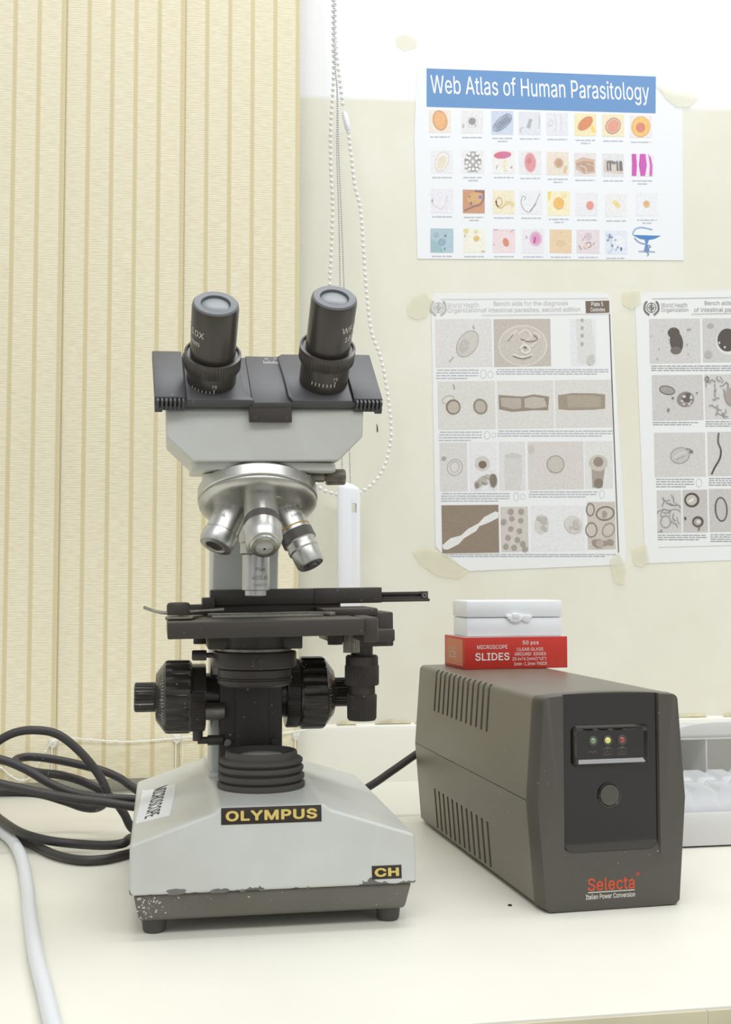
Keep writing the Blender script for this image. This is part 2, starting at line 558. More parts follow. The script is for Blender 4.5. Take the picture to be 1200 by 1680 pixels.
# outlines of the letters used: advance, then contours of x,y points (600 units per em)
LETTERS = {
    '"': (193, '47,191 42,305 81,305 77,191|116,191 111,305 150,305 146,191'),
    '(': (164, '53,124 54,147 57,170 60,194 65,218 72,242 79,265 87,286 96,306 106,323 142,323 132,302 123,280 115,257 107,234 102,211 97,188 93,166 91,144 91,124 91,106 93,87 96,69 100,50 106,30 113,10 121,-12 131,-34 142,-58 106,-58 90,-28 77,2 67,33 59,63 55,94'),
    ')': (164, '22,-58 34,-33 43,-11 52,11 58,31 64,51 68,70 71,88 73,106 73,124 72,144 70,166 67,188 62,211 56,234 49,257 41,280 32,302 22,323 58,323 68,306 77,286 85,265 92,242 99,218 104,194 107,170 110,147 110,124 109,93 104,63 97,32 87,2 74,-28 58,-58'),
    ',': (113, '23,-72 41,43 82,43 51,-72'),
    '-': (272, '202,147 202,113 68,113 68,147'),
    '.': (113, '57,-3 50,-2 44,1 38,5 33,11 31,17 30,25 31,32 33,38 38,44 44,48 50,51 57,52 64,51 71,48 77,44 81,38 84,32 85,25 84,17 81,11 77,5 71,1 64,-2'),
    '/': (150, '141,320 43,-46 9,-46 107,320'),
    '0': (272, '136,-4 114,-2 95,4 78,14 63,29 51,46 41,68 34,93 30,121 29,152 30,184 34,212 41,237 51,258 64,276 78,291 95,301 115,307 136,309 157,307 177,301 194,291 209,276 221,258 230,237 238,212 242,184 243,152 242,121 238,93 231,68 221,46 209,29 194,14 177,4 158,-2|136,30 150,31 163,36 174,44 184,55 192,69 198,86 203,106 205,128 206,152 205,177 203,199 198,219 192,236 184,250 174,261 163,269 150,274 136,276 122,274 109,269 98,261 88,250 80,236 74,219 69,199 66,177 66,152 66,128 69,106 74,86 80,69 88,55 98,44 109,36 122,31'),
    '1': (272, '46,0 46,33 235,33 235,0|166,305 166,0 127,0 127,269 126,269 52,215 52,256 119,305'),
    '2': (272, '38,0 38,28 141,137 169,169 176,179 182,187 186,196 190,205 192,214 192,223 191,233 189,243 185,251 179,258 172,265 164,269 155,273 145,275 134,276 123,275 113,272 103,268 95,263 89,256 83,248 79,239 77,228 76,217 39,217 41,235 45,251 52,265 61,278 72,289 86,298 101,304 117,308 135,309 153,308 169,304 184,298 197,289 208,279 217,267 223,254 227,239 229,223 228,212 226,201 223,191 218,180 211,168 202,155 190,141 177,125 160,108 92,36 92,34 234,34 234,0'),
    '3': (272, '131,-4 113,-3 96,0 80,6 65,13 53,23 42,34 34,48 29,63 26,79 66,79 67,69 71,60 76,52 82,45 90,40 99,36 109,32 120,31 131,30 143,31 155,33 165,36 174,42 182,48 189,56 194,65 197,75 197,87 197,98 194,108 190,118 183,126 175,134 165,140 152,145 138,148 121,149 94,149 94,179 173,269 173,271 42,271 42,305 223,305 223,276 133,173 148,174 168,171 185,166 200,157 213,146 223,133 230,119 234,104 236,87 234,70 230,54 222,40 212,27 200,16 185,7 169,1 150,-3'),
    '4': (272, '24,63 24,95 148,305 186,305 65,100 65,98 248,98 248,63|169,0 169,73 169,88 169,191 206,191 206,0'),
    '5': (272, '133,-4 115,-3 99,1 84,7 71,15 59,25 50,36 42,49 38,63 36,78 73,78 75,69 78,61 83,53 89,47 96,41 104,36 113,33 123,31 133,30 145,31 156,34 166,39 175,45 182,53 188,63 193,73 196,85 197,97 196,110 193,122 188,133 182,142 174,151 165,157 154,162 143,165 131,166 121,166 110,164 100,161 91,157 83,153 77,147 40,152 58,305 220,305 220,271 90,271 80,181 82,181 89,186 97,191 107,195 117,198 127,200 138,200 151,199 164,197 176,193 188,187 198,180 207,171 215,161 222,151 227,139 231,126 234,112 235,98 233,79 229,61 221,45 211,31 199,19 185,9 169,2 152,-3'),
    '6': (272, '136,-4 118,-3 101,2 85,9 72,19 60,30 51,45 44,61 40,78 38,97 39,112 42,127 48,143 56,161 67,181 82,204 151,305 193,305 104,176 117,184 125,187 133,188 141,188 159,187 175,183 189,177 202,168 213,157 222,144 228,129 232,112 233,94 232,76 228,59 221,44 211,30 200,18 186,9 171,2 154,-3|104,176 91,157 87,157 99,173|136,29 147,30 158,33 167,38 176,44 183,52 189,61 193,71 196,82 196,94 196,107 193,118 189,128 183,137 176,145 167,151 158,155 147,158 136,159 124,158 114,156 104,151 96,145 89,137 83,128 78,118 76,107 75,95 76,83 78,71 83,61 89,52 96,44 104,38 114,33 124,30'),
    '7': (272, '58,0 194,269 194,271 37,271 37,305 234,305 234,269 99,0'),
    '8': (272, '136,-4 116,-3 98,1 81,7 67,15 54,25 44,37 37,51 33,65 31,81 32,94 35,106 39,117 45,127 52,137 61,145 70,151 80,156 92,159 92,160 78,165 66,174 56,185 48,198 44,212 42,228 44,243 48,257 54,270 63,281 74,291 87,299 102,305 118,308 136,309 153,308 169,305 184,299 197,291 208,281 217,270 224,257 228,243 229,228 228,213 223,198 216,185 206,174 194,165 180,160 180,159 191,156 201,151 211,145 219,137 226,127 232,117 237,106 240,94 240,81 239,65 235,51 227,37 217,25 205,15 190,7 174,1 156,-3|136,29 149,30 160,32 171,36 180,41 188,47 194,55 198,63 201,73 202,83 201,94 198,104 193,113 187,121 179,128 170,134 159,138 148,140 136,141 123,140 112,138 102,134 92,128 84,121 78,113 73,104 70,94 69,83 70,73 73,63 77,55 83,47 91,41 100,36 111,32 123,30|136,174 146,174 156,177 164,180 172,185 179,191 184,198 188,206 191,216 192,225 191,235 188,244 185,252 179,259 173,265 165,270 156,273 146,275 136,276 125,275 115,273 106,270 99,265 92,259 87,252 83,244 80,235 80,225 80,216 83,206 87,198 92,191 99,185 107,180 116,177 125,174'),
    'A': (288, '10,0 121,305 166,305 278,0 237,0 172,181 158,223 143,274 128,223 114,181 51,0|66,85 66,119 222,119 222,85'),
    'B': (274, '36,0 36,305 145,305 165,304 182,300 197,294 210,286 220,277 229,265 234,252 238,239 239,224 238,212 236,201 232,192 227,184 221,177 214,172 206,167 198,163 189,160 189,157 199,156 208,152 218,147 227,140 235,132 241,122 247,110 250,97 251,82 250,67 246,53 240,40 232,29 221,19 207,11 190,5 170,1 148,0|75,34 147,34 168,36 185,40 198,48 206,58 212,69 213,82 212,92 210,101 205,110 200,118 192,125 183,131 173,135 162,138 149,138 75,138|75,171 143,171 154,172 164,174 173,178 181,183 188,189 194,196 198,204 201,213 202,223 200,236 195,247 188,257 176,265 162,269 144,271 75,271'),
    'C': (306, '160,-4 135,-2 112,4 90,15 71,29 55,48 42,69 32,94 26,122 24,152 26,183 32,211 42,236 55,258 71,276 90,290 112,301 135,307 160,309 176,309 190,306 204,303 217,297 230,291 241,283 252,273 261,263 269,251 275,238 280,224 284,209 245,209 242,219 238,228 234,237 228,244 222,251 214,257 207,262 198,266 189,269 180,272 170,273 160,273 142,272 126,267 110,259 96,248 85,235 75,218 68,199 64,177 62,152 64,128 68,106 75,87 85,70 97,57 110,46 126,38 142,33 160,32 170,32 180,34 189,36 198,39 207,43 214,48 222,54 228,61 234,69 238,77 242,86 245,96 284,96 280,81 275,67 269,54 261,43 252,32 241,23 230,15 218,8 204,3 190,-1 176,-3'),
    'D': (301, '131,0 58,0 58,34 129,34 152,36 173,41 191,48 206,59 218,73 227,89 234,108 238,130 239,153 238,177 234,198 227,216 218,233 206,246 192,257 175,265 155,269 133,271 56,271 56,305 135,305 164,303 189,297 212,287 231,273 247,256 260,235 269,210 275,183 277,153 275,123 269,96 260,71 247,50 230,32 210,18 187,8 161,2|75,305 75,0 36,0 36,305'),
    'E': (251, '36,0 36,305 223,305 223,271 75,271 75,171 213,171 213,137 75,137 75,34 225,34 225,0'),
    'F': (246, '36,0 36,305 221,305 221,271 75,271 75,167 208,167 208,133 75,133 75,0'),
    'G': (312, '161,-4 135,-2 111,4 90,15 71,30 55,48 41,69 32,94 26,122 24,152 26,183 32,211 41,236 54,258 70,276 89,290 111,301 134,307 159,309 175,309 190,306 204,302 218,297 230,290 242,282 252,272 262,261 269,250 276,237 281,224 285,209 245,209 241,219 237,228 232,236 227,243 221,250 214,256 206,261 198,266 189,269 180,272 170,273 159,273 142,272 125,267 110,259 96,249 85,235 75,218 68,199 64,177 62,152 64,128 68,106 75,87 85,70 97,57 111,46 126,38 143,33 161,32 178,33 193,37 207,43 219,51 229,61 238,74 244,88 248,104 249,119 170,119 170,153 287,153 287,120 285,96 280,74 271,54 258,37 243,23 226,11 206,3 185,-2'),
    'H': (310, '36,0 36,305 75,305 75,173 235,173 235,305 274,305 274,0 235,0 235,139 75,139 75,0'),
    'I': (180, '19,0 19,34 71,34 71,271 19,271 19,305 162,305 162,271 110,271 110,34 162,34 162,0'),
    'K': (280, '63,87 63,130 83,157 105,182 127,206 218,305 269,305 139,166 137,166|36,0 36,305 75,305 75,201 74,135 75,116 75,0|223,0 113,155 137,186 269,0'),
    'L': (236, '36,0 36,305 75,305 75,34 217,34 217,0'),
    'M': (377, '36,0 36,305 91,305 166,112 172,95 180,74 187,50 189,44 191,50 198,73 205,95 211,112 286,305 341,305 341,0 303,0 303,175 303,196 303,221 304,248 304,262 299,246 289,218 280,193 273,175 205,0 172,0 102,175 95,193 87,217 77,245 72,261 72,250 73,223 73,197 73,175 73,0|189,44 193,29 184,29'),
    'N': (314, '36,0 36,305 82,305 206,110 218,90 233,64 242,46 240,65 239,94 239,117 239,305 278,305 278,0 232,0 121,174 106,198 89,229 72,259 73,230 75,197 75,175 75,0'),
    'O': (320, '160,-4 135,-2 112,4 90,15 71,29 55,48 42,69 32,94 26,122 24,152 26,183 32,211 42,236 55,258 71,276 90,290 112,301 135,307 160,309 185,307 209,301 230,290 249,276 265,258 278,236 288,211 294,183 296,152 294,122 288,94 278,69 265,48 249,29 230,15 209,4 185,-2|160,32 178,33 194,38 210,46 223,56 235,70 245,86 252,106 257,128 258,152 257,177 252,199 245,219 235,235 223,249 210,260 194,267 178,272 160,273 142,272 126,267 111,260 97,249 85,235 75,219 68,199 64,177 62,152 64,128 68,106 75,87 85,70 97,56 111,46 126,38 142,33'),
    'P': (267, '36,0 36,305 141,305 163,304 183,300 199,292 213,283 225,271 234,258 240,243 244,226 245,209 244,191 240,175 234,159 225,146 213,134 199,124 183,117 163,113 141,111 75,111 75,0|75,111 66,111 66,145 75,145|75,145 140,145 154,146 167,149 178,154 187,160 194,167 200,176 204,186 206,197 207,209 206,220 204,231 200,241 194,250 187,257 178,263 167,268 154,270 139,271 75,271'),
    'R': (269, '36,0 36,305 142,305 164,304 183,300 200,293 214,284 225,273 234,260 241,245 244,229 246,211 244,194 241,178 234,163 225,150 214,139 200,130 183,124 164,120 142,119 75,119 75,0|75,119 58,119 58,153 75,153|75,153 140,153 155,154 168,156 179,160 188,165 195,172 200,180 204,190 206,200 207,211 206,223 204,233 200,243 195,251 188,258 179,264 168,268 155,270 140,271 75,271|212,0 138,137 182,137 257,0'),
    'S': (268, '134,-5 113,-4 94,-1 77,6 61,14 49,24 38,36 30,50 25,65 23,82 63,82 65,71 68,61 74,53 81,46 90,40 100,35 111,32 122,30 134,29 148,30 160,32 172,36 182,41 190,48 198,55 203,64 206,73 207,84 206,93 204,101 199,107 193,113 186,118 178,123 147,133 110,144 87,152 67,162 52,174 40,188 33,204 31,223 33,240 37,255 45,269 55,281 68,291 83,299 99,305 117,308 136,309 156,308 173,305 190,299 204,291 216,281 226,269 234,256 239,242 240,227 202,227 199,241 192,253 181,262 168,269 152,274 135,275 122,274 111,272 100,269 91,264 83,258 77,251 73,243 70,235 69,225 70,216 73,207 79,200 85,194 93,189 102,185 127,176 159,168 187,158 197,154 206,149 215,143 223,136 231,128 237,119 241,108 244,96 245,83 244,67 239,52 232,38 222,26 209,15 194,6 176,0 156,-4'),
    'T': (269, '19,271 19,305 250,305 250,271 154,271 154,0 116,0 116,271'),
    'U': (310, '155,-5 132,-3 111,1 92,9 76,20 62,33 51,48 43,65 38,84 36,104 36,305 75,305 75,107 76,93 79,80 84,68 92,57 101,48 112,41 125,35 139,32 155,31 171,32 186,35 198,41 209,48 219,57 226,68 231,80 235,93 236,107 236,305 274,305 274,104 273,84 268,65 260,48 248,33 235,20 218,9 199,1 178,-3'),
    'W': (412, '93,0 10,305 49,305 98,118 105,87 112,56 116,36 120,56 127,87 134,118 184,305 228,305 277,118 285,87 292,56 296,37 299,56 306,87 314,118 362,305 402,305 318,0 273,0 221,194 211,235 206,263 201,237 191,194 138,0|206,263 202,285 210,285'),
    'X': (285, '11,0 120,157 18,305 62,305 107,240 122,217 134,197 142,181 151,197 163,217 179,240 224,305 268,305 165,157 273,0 229,0 175,78 161,99 150,117 142,131 135,118 124,99 109,78 55,0|165,157 155,143 155,172|120,157 130,171 130,142'),
    'Y': (283, '122,0 122,125 10,305 55,305 115,207 133,175 142,156 151,176 168,207 229,305 273,305 161,125 161,0|142,156 150,138 134,138'),
    'a': (234, '96,-5 82,-4 69,-2 57,3 46,9 36,17 29,27 23,38 19,51 18,65 19,77 22,88 26,97 32,104 38,111 47,116 55,120 65,124 75,126 107,132 140,136 159,141 165,153 165,154 165,163 163,171 160,178 156,184 150,189 144,193 136,196 127,198 117,198 107,198 98,196 90,193 71,180 60,164 25,175 31,188 38,199 47,208 57,215 68,221 80,225 92,228 104,230 116,231 143,228 153,225 162,221 171,216 180,210 187,202 193,192 198,181 201,167 202,151 202,0 166,0 166,31 163,31 151,15 145,9 138,5 129,1 119,-3 108,-4|102,27 115,28 127,31 137,35 145,41 152,48 158,56 162,65 165,73 165,83 165,114 156,109 139,105 120,103 105,101 81,95 73,92 67,88 62,84 58,78 56,71 55,63 56,56 58,49 61,43 66,38 71,34 78,31 85,29 93,28'),
    'b': (255, '138,-5 125,-4 113,-2 103,2 95,7 88,13 83,19 71,35 67,35 67,0 32,0 32,305 68,305 68,192 71,192 82,207 88,213 95,219 103,224 113,228 124,230 137,231 156,229 172,224 188,216 201,205 213,192 222,176 229,157 233,136 234,113 233,90 229,69 222,51 213,34 201,21 188,10 173,2 156,-3|132,28 145,29 157,33 168,39 177,48 184,58 189,70 194,83 196,98 197,114 196,129 194,143 190,157 184,169 177,179 168,187 157,193 146,197 132,198 119,197 107,193 97,187 88,179 81,169 75,158 71,144 68,130 68,114 68,97 71,83 75,69 81,57 88,47 97,39 107,33 119,29'),
    'c': (237, '124,-5 105,-3 86,2 70,10 56,21 43,35 34,51 26,70 22,90 20,112 22,135 26,156 34,175 43,191 56,205 70,216 86,224 105,229 124,231 135,230 146,229 156,226 166,223 175,219 183,214 191,208 198,201 204,193 209,185 214,176 217,166 182,157 174,174 162,186 145,195 124,198 110,197 98,193 87,186 78,177 71,167 65,155 61,142 59,127 58,112 59,98 61,84 65,70 71,58 78,48 87,40 98,33 110,29 124,28 146,31 162,40 175,53 183,70 218,61 214,51 210,42 205,34 199,26 192,19 184,13 175,7 166,3 156,0 146,-3 135,-4'),
    'd': (255, '117,-5 99,-3 82,2 67,10 53,21 42,34 33,51 26,69 22,90 20,113 22,136 26,157 33,176 42,192 54,205 67,216 82,224 99,229 117,231 131,230 142,228 152,224 160,219 167,213 172,207 184,192 186,192 186,305 223,305 223,0 188,0 188,35 184,35 172,19 166,13 160,7 151,2 142,-2 130,-4|123,28 136,29 148,33 158,39 167,47 174,57 180,69 184,83 186,97 187,114 186,130 184,144 180,158 174,169 167,179 158,187 148,193 136,197 123,198 109,197 97,193 87,187 78,179 71,169 65,157 61,143 59,129 58,114 59,98 61,83 65,70 71,58 78,48 87,39 97,33 109,29'),
    'e': (242, '127,-5 106,-3 87,2 70,10 55,21 43,35 33,51 26,69 22,90 20,112 22,134 26,155 33,174 43,190 55,204 69,216 85,224 103,229 123,231 135,230 148,228 159,224 171,219 182,213 192,205 200,195 208,183 214,169 219,154 222,136 223,116 223,102 58,102 59,91 61,76 66,64 73,53 81,44 91,37 102,32 114,29 127,28 136,28 145,29 152,32 159,35 166,39 171,44 176,49 180,56 183,63 219,54 215,43 209,33 201,24 192,15 181,8 170,3 156,-2 142,-4|58,102 45,102 45,133 58,133 58,127 58,107|58,133 185,133 185,136 183,149 179,161 173,172 166,181 158,188 148,194 136,197 123,198 110,197 98,194 88,188 79,181 71,172 65,162 61,151 58,139|185,133 203,133 186,121'),
    'f': (152, '137,228 137,196 4,196 4,228|48,0 48,259 49,271 52,282 57,291 64,300 72,306 81,311 91,315 102,317 112,318 133,316 146,313 136,281 129,283 117,284 107,283 99,281 93,276 88,269 86,261 85,251 85,0'),
    'g': (255, '124,-90 108,-90 93,-87 80,-84 69,-79 58,-73 49,-66 42,-58 35,-50 30,-42 61,-24 73,-40 78,-45 85,-49 93,-53 102,-56 112,-58 124,-58 141,-57 157,-52 169,-45 179,-35 185,-21 187,-3 187,41 184,41 172,25 166,19 159,14 151,9 142,6 130,4 117,3 99,4 83,9 68,16 54,26 43,39 33,54 26,72 22,92 20,115 22,137 26,158 33,176 42,192 54,205 67,216 83,224 99,229 118,231 131,230 142,228 152,224 160,219 167,213 173,208 185,191 188,191 188,228 223,228 223,-5 222,-24 218,-40 210,-54 200,-65 188,-75 174,-82 159,-86 142,-89|123,35 136,37 148,40 158,45 167,52 174,62 180,73 184,85 187,100 187,116 187,131 184,145 180,158 174,170 167,179 158,187 148,193 136,197 123,198 109,197 98,193 87,187 78,179 71,169 65,157 61,145 59,131 58,116 59,100 61,86 65,74 71,62 78,53 87,45 98,40 110,37'),
    'h': (246, '68,136 68,0 32,0 32,305 68,305 68,189 69,191 79,206 91,217 105,225 120,229 136,231 151,230 165,226 177,221 188,214 197,204 204,192 210,179 213,163 214,144 214,0 178,0 178,141 176,158 171,171 164,183 153,191 141,196 126,197 115,197 106,194 96,190 88,185 81,178 76,170 72,160 69,149'),
    'i': (100, '32,0 32,228 68,228 68,0|50,266 44,266 38,269 32,273 28,278 26,283 25,290 26,296 28,302 32,307 38,311 44,313 50,314 57,313 63,311 68,307 72,302 75,296 76,290 75,283 72,278 68,273 63,269 57,266'),
    'l': (113, '84,-1 67,0 54,5 44,12 37,22 33,35 32,51 32,305 68,305 68,59 69,50 70,43 72,37 76,34 81,32 88,31 96,32 102,33 108,2 97,-1'),
    'm': (366, '32,0 32,228 67,228 67,185 68,189 73,199 79,208 87,215 95,221 103,226 112,229 122,231 132,232 147,230 161,225 172,216 182,205 188,192 190,185 191,187 196,197 202,206 210,213 219,220 228,225 239,229 250,231 262,232 275,231 287,228 298,223 308,216 317,208 324,197 330,184 333,170 334,153 334,0 297,0 297,152 296,167 291,179 284,188 274,194 263,197 251,198 241,198 232,195 225,192 218,187 212,181 207,174 204,166 202,158 201,148 201,0 164,0 164,156 163,168 159,178 152,187 143,193 132,197 120,198 111,198 103,196 95,192 87,187 81,181 75,174 71,165 69,154 68,143 68,0'),
    'n': (246, '68,136 68,0 32,0 32,228 67,228 67,186 69,191 79,206 91,217 105,225 120,229 136,231 151,230 165,226 177,221 188,214 197,204 204,192 210,179 213,163 214,144 214,0 178,0 178,141 176,158 171,171 164,183 153,191 141,196 126,197 115,197 106,194 96,190 88,185 81,178 76,170 72,160 69,149'),
    'o': (249, '124,-5 105,-3 86,2 70,10 56,21 43,35 34,51 26,70 22,90 20,112 22,135 26,156 34,175 43,191 56,205 70,216 86,224 105,229 124,231 144,229 163,224 179,216 194,205 206,191 216,175 223,156 227,135 229,112 227,90 223,70 216,51 206,35 194,21 179,10 163,2 144,-3|124,28 139,29 151,33 162,40 171,48 179,58 184,70 188,84 191,98 192,112 191,127 188,142 184,155 179,167 171,177 162,186 151,193 139,197 124,198 110,197 98,193 87,186 78,177 71,167 65,155 61,142 59,127 58,112 59,98 61,84 65,70 71,58 78,48 87,40 98,33 110,29'),
    'p': (255, '32,-86 32,228 67,228 67,192 71,192 82,207 88,213 95,219 103,224 113,228 124,230 137,231 156,229 172,224 188,216 201,205 213,192 222,176 229,157 233,136 234,113 233,90 229,69 222,51 213,34 201,21 188,10 173,2 156,-3 138,-5 125,-4 113,-2 104,2 95,7 88,13 83,19 71,35 68,35 68,-86|132,28 145,29 157,33 168,39 177,48 184,58 189,70 194,83 196,98 197,114 196,129 194,143 190,157 184,169 177,179 168,187 157,193 146,197 132,198 119,197 107,193 97,187 88,179 81,169 75,158 71,144 68,130 68,114 68,97 71,83 75,69 81,57 88,47 97,39 107,33 119,29'),
    'r': (155, '32,0 32,228 67,228 67,193 69,193 75,203 82,213 91,220 103,226 115,230 128,231 138,231 146,230 146,193 138,195 124,195 114,195 104,192 95,189 88,184 81,178 75,170 71,162 69,152 68,142 68,0'),
    's': (219, '109,-5 94,-4 80,-2 67,2 56,7 46,14 37,23 30,33 25,44 21,57 56,64 60,52 66,43 74,36 84,31 96,28 109,27 124,28 136,32 147,37 155,45 159,53 161,62 160,69 157,76 152,81 146,86 137,90 127,93 90,102 71,108 55,115 43,125 35,136 30,149 28,164 29,177 33,188 39,199 47,208 57,216 69,222 82,227 97,230 112,231 127,230 140,227 152,223 163,218 172,211 179,204 186,195 191,185 194,174 161,166 157,175 152,182 146,189 137,195 126,198 112,200 100,198 88,195 79,190 71,183 67,175 65,166 66,158 69,152 74,146 82,141 91,137 103,134 138,126 157,120 172,112 184,103 192,92 197,79 199,64 197,51 194,39 187,28 179,19 168,11 156,4 142,-1 126,-4'),
    't': (136, '122,228 122,196 4,196 4,228|39,283 76,283 76,59 76,50 78,42 82,37 87,33 93,31 102,30 111,31 121,32 128,1 115,-2 101,-2 83,-1 68,4 55,13 46,24 41,39 39,56'),
    'u': (246, '109,-3 95,-2 81,1 69,6 58,14 49,23 41,35 36,49 33,65 32,83 32,228 68,228 68,86 70,70 74,56 82,45 93,37 105,32 120,30 131,31 140,33 149,37 158,43 164,50 170,58 174,68 177,79 178,92 178,228 214,228 214,0 179,0 179,43 176,36 166,21 154,10 141,3 126,-2'),
    'v': (234, '98,0 10,228 51,228 99,93 112,52 117,35 122,52 134,93 183,228 223,228 136,0|117,35 123,12 110,12'),
    'w': (340, '83,0 14,228 52,228 80,128 92,82 102,39 111,81 124,128 151,228 190,228 217,128 229,81 238,38 248,81 260,128 288,228 327,228 258,0 221,0 191,103 183,135 174,168 170,186 166,168 158,135 149,103 119,0|170,186 166,203 174,203'),
    'x': (227, '12,0 93,117 17,228 60,228 88,183 108,152 114,141 121,152 140,183 169,228 211,228 134,115 215,0 172,0 138,51 120,82 114,93 107,82 89,51 55,0|114,93 104,109 123,109|134,115 125,101 125,128|114,141 124,124 105,124|93,117 103,131 103,103'),
    'y': (234, '28,-83 37,-51 43,-52 62,-53 68,-52 73,-49 78,-44 83,-38 87,-31 90,-21 98,-1 10,228 51,228 99,93 112,52 116,36 121,52 134,93 183,228 223,228 122,-35 118,-46 112,-56 106,-64 99,-71 92,-77 84,-81 75,-85 65,-86 55,-87 39,-86|116,36 123,12 110,12'),
    'z': (228, '25,0 25,27 152,192 152,194 29,194 29,228 200,228 200,198 76,36 76,34 203,34 203,0'),
    '®': (278, '139,71 123,72 107,75 93,80 79,87 66,96 55,106 45,117 36,130 29,144 24,159 21,174 20,190 21,206 24,222 29,236 36,250 45,263 55,274 66,284 79,293 93,300 107,305 123,308 139,309 155,308 171,305 185,300 199,293 212,284 223,274 233,263 242,250 249,236 254,222 257,206 258,190 257,174 254,159 249,144 242,130 233,117 223,106 212,96 199,87 185,80 171,75 155,72|139,100 155,101 170,105 184,112 197,121 208,132 217,145 224,159 228,174 229,190 228,206 224,221 217,236 208,248 197,259 184,268 170,275 155,279 139,280 123,279 108,275 94,268 81,259 70,248 61,236 54,221 50,206 49,190 50,174 54,159 61,145 70,132 81,121 94,112 108,105 123,101|164,135 137,187 164,187 191,135|97,135 97,245 152,245 167,241 181,230 184,224 186,218 187,210 186,203 184,196 181,190 167,177 150,172 122,172 122,135|122,172 111,172 111,191 122,191|122,191 143,191 154,196 160,210 159,216 157,220 154,223 144,227 122,227'),
    ' ': (113, ''),
}


_tess = {}


def letter(ch):
    """advance, points and triangles of one letter; every outer contour is filled on its own with the holes inside it"""
    if ch in _tess:
        return _tess[ch]
    adv, cs = LETTERS[ch]
    cons = [[tuple(map(int, q.split(','))) for q in c.split(' ')] for c in cs.split('|')] if cs else []

    def sarea(c):
        return sum(c[i][0] * c[(i + 1) % len(c)][1] - c[(i + 1) % len(c)][0] * c[i][1] for i in range(len(c))) / 2

    def inside(p, c):
        r = False
        for i in range(len(c)):
            (x1, y1), (x2, y2) = c[i], c[(i + 1) % len(c)]
            if (y1 > p[1]) != (y2 > p[1]) and p[0] < (x2 - x1) * (p[1] - y1) / (y2 - y1) + x1:
                r = not r
        return r
    P, F = [], []
    if cons:
        sg = sarea(max(cons, key=lambda c: abs(sarea(c)))) > 0
        outs = [c for c in cons if (sarea(c) > 0) == sg]
        holes = [c for c in cons if (sarea(c) > 0) != sg]
        for lvl, o in enumerate(outs):
            hs = [h for h in holes if all(inside(p, o) for p in h[::3])]
            loops = [o] + hs
            base_ = len(P)
            flat = [p for l in loops for p in l]
            P += [(x, y, lvl) for x, y in flat]
            for t in tessellate_polygon([[Vector((x, y, 0)) for x, y in l] for l in loops]):
                (ax, ay), (bx, by), (cx, cy) = (flat[i] for i in t)
                ar = (bx - ax) * (cy - ay) - (cx - ax) * (by - ay)
                if abs(ar) > 1e-6:
                    F.append(tuple(base_ + i for i in (t if ar > 0 else t[::-1])))
    _tess[ch] = (adv, P, F)
    return _tess[ch]


def glyphs(body, w=None, h=None, bold=0.0, depth=0.12):
    """text as a bmesh in its own XY plane (mm), centred, fitted to w x h; bold thickens every stroke"""
    t = bmesh.new()
    b = bold * 600 * 0.9
    shifts = [(0, 0)] if not bold else [(b * math.cos(math.pi / 4 * k), b * math.sin(math.pi / 4 * k)) for k in range(8)] + [(0, 0)]
    pen = 0
    for ch in body:
        adv, P, F = letter(ch)
        for n, (dx, dy) in enumerate(shifts):
            vs = [t.verts.new((x + pen + dx, y + dy, n * 0.012 + l * 0.006)) for x, y, l in P]
            for f in F:
                t.faces.new([vs[i] for i in f])
        pen += adv + b * 1.2
    xs = [v.co.x for v in t.verts]; ys = [v.co.y for v in t.verts]
    x0, x1, y0, y1 = min(xs), max(xs), min(ys), max(ys)
    kx = (w / (x1 - x0)) if w else None
    ky = (h / (y1 - y0)) if h else None
    kx = kx or ky
    ky = ky or kx
    for v in t.verts:
        v.co = Vector(((v.co.x - (x0 + x1) / 2) * kx, (v.co.y - (y0 + y1) / 2) * ky, depth + v.co.z))
    return t


def place(t, o, right, upv):
    r = Vector(right).normalized(); u = Vector(upv).normalized(); n = r.cross(u)
    m = Matrix(((r.x, u.x, n.x, o[0]), (r.y, u.y, n.y, o[1]), (r.z, u.z, n.z, o[2]), (0, 0, 0, 1)))
    bmesh.ops.transform(t, matrix=m, verts=t.verts)
    return t


def wrap(t, o, upv, face, r):
    """bend text around a cylinder: o on the axis at the text's centre, face = direction its middle looks"""
    upv = Vector(upv).normalized(); f = Vector(face); f = (f - upv * f.dot(upv)).normalized()
    sd = upv.cross(f)
    for v in t.verts:
        ph = v.co.x / r
        v.co = Vector(o) + upv * v.co.y + (f * math.cos(ph) + sd * math.sin(ph)) * (r + v.co.z)
    return t


# ------------------------------------------------------------------ the room
WALL = 1259.0
struct(MB().box(-1400, 1600, WALL, WALL + 120, 0, 2700).build('wall_back', M_WALL, smooth=0))
struct(MB().box(-1400, 1600, -1800, WALL + 120, -60, 0).build('floor', M_FLOOR, smooth=0))
mb = MB()
mb.prism([(WALL - 0.2, TT), (WALL - 7, TT), (WALL - 7, TT + 55), (WALL - 5.5, TT + 60), (WALL - 0.2, TT + 63)], 'x', -1400, 1600)
struct(mb.build('baseboard_back', M_BAND, smooth=20))
# peeling paint along the top of the white band
rnd = random.Random(4)
mb = MB()
x = 190.0
while x < 720:
    L = rnd.uniform(14, 46)
    n = 6
    z = TT + 63.5
    lo = []; hi = []
    for i in range(n + 1):
        q = x + L * i / n
        h = (1.0 + rnd.random() * 2.0) * math.sin(math.pi * (i + 0.25) / (n + 0.5)) + 0.5
        lo.append((q, WALL - 3.5, z - 0.6)); hi.append((q, WALL - 0.6 - rnd.random() * 1.2, z + h))
    mb.loft([lo, hi], cap=False, closed=False)
    x += L + rnd.uniform(2, 22)
struct(mb.build('trim_1', M_CRACK, smooth=0))

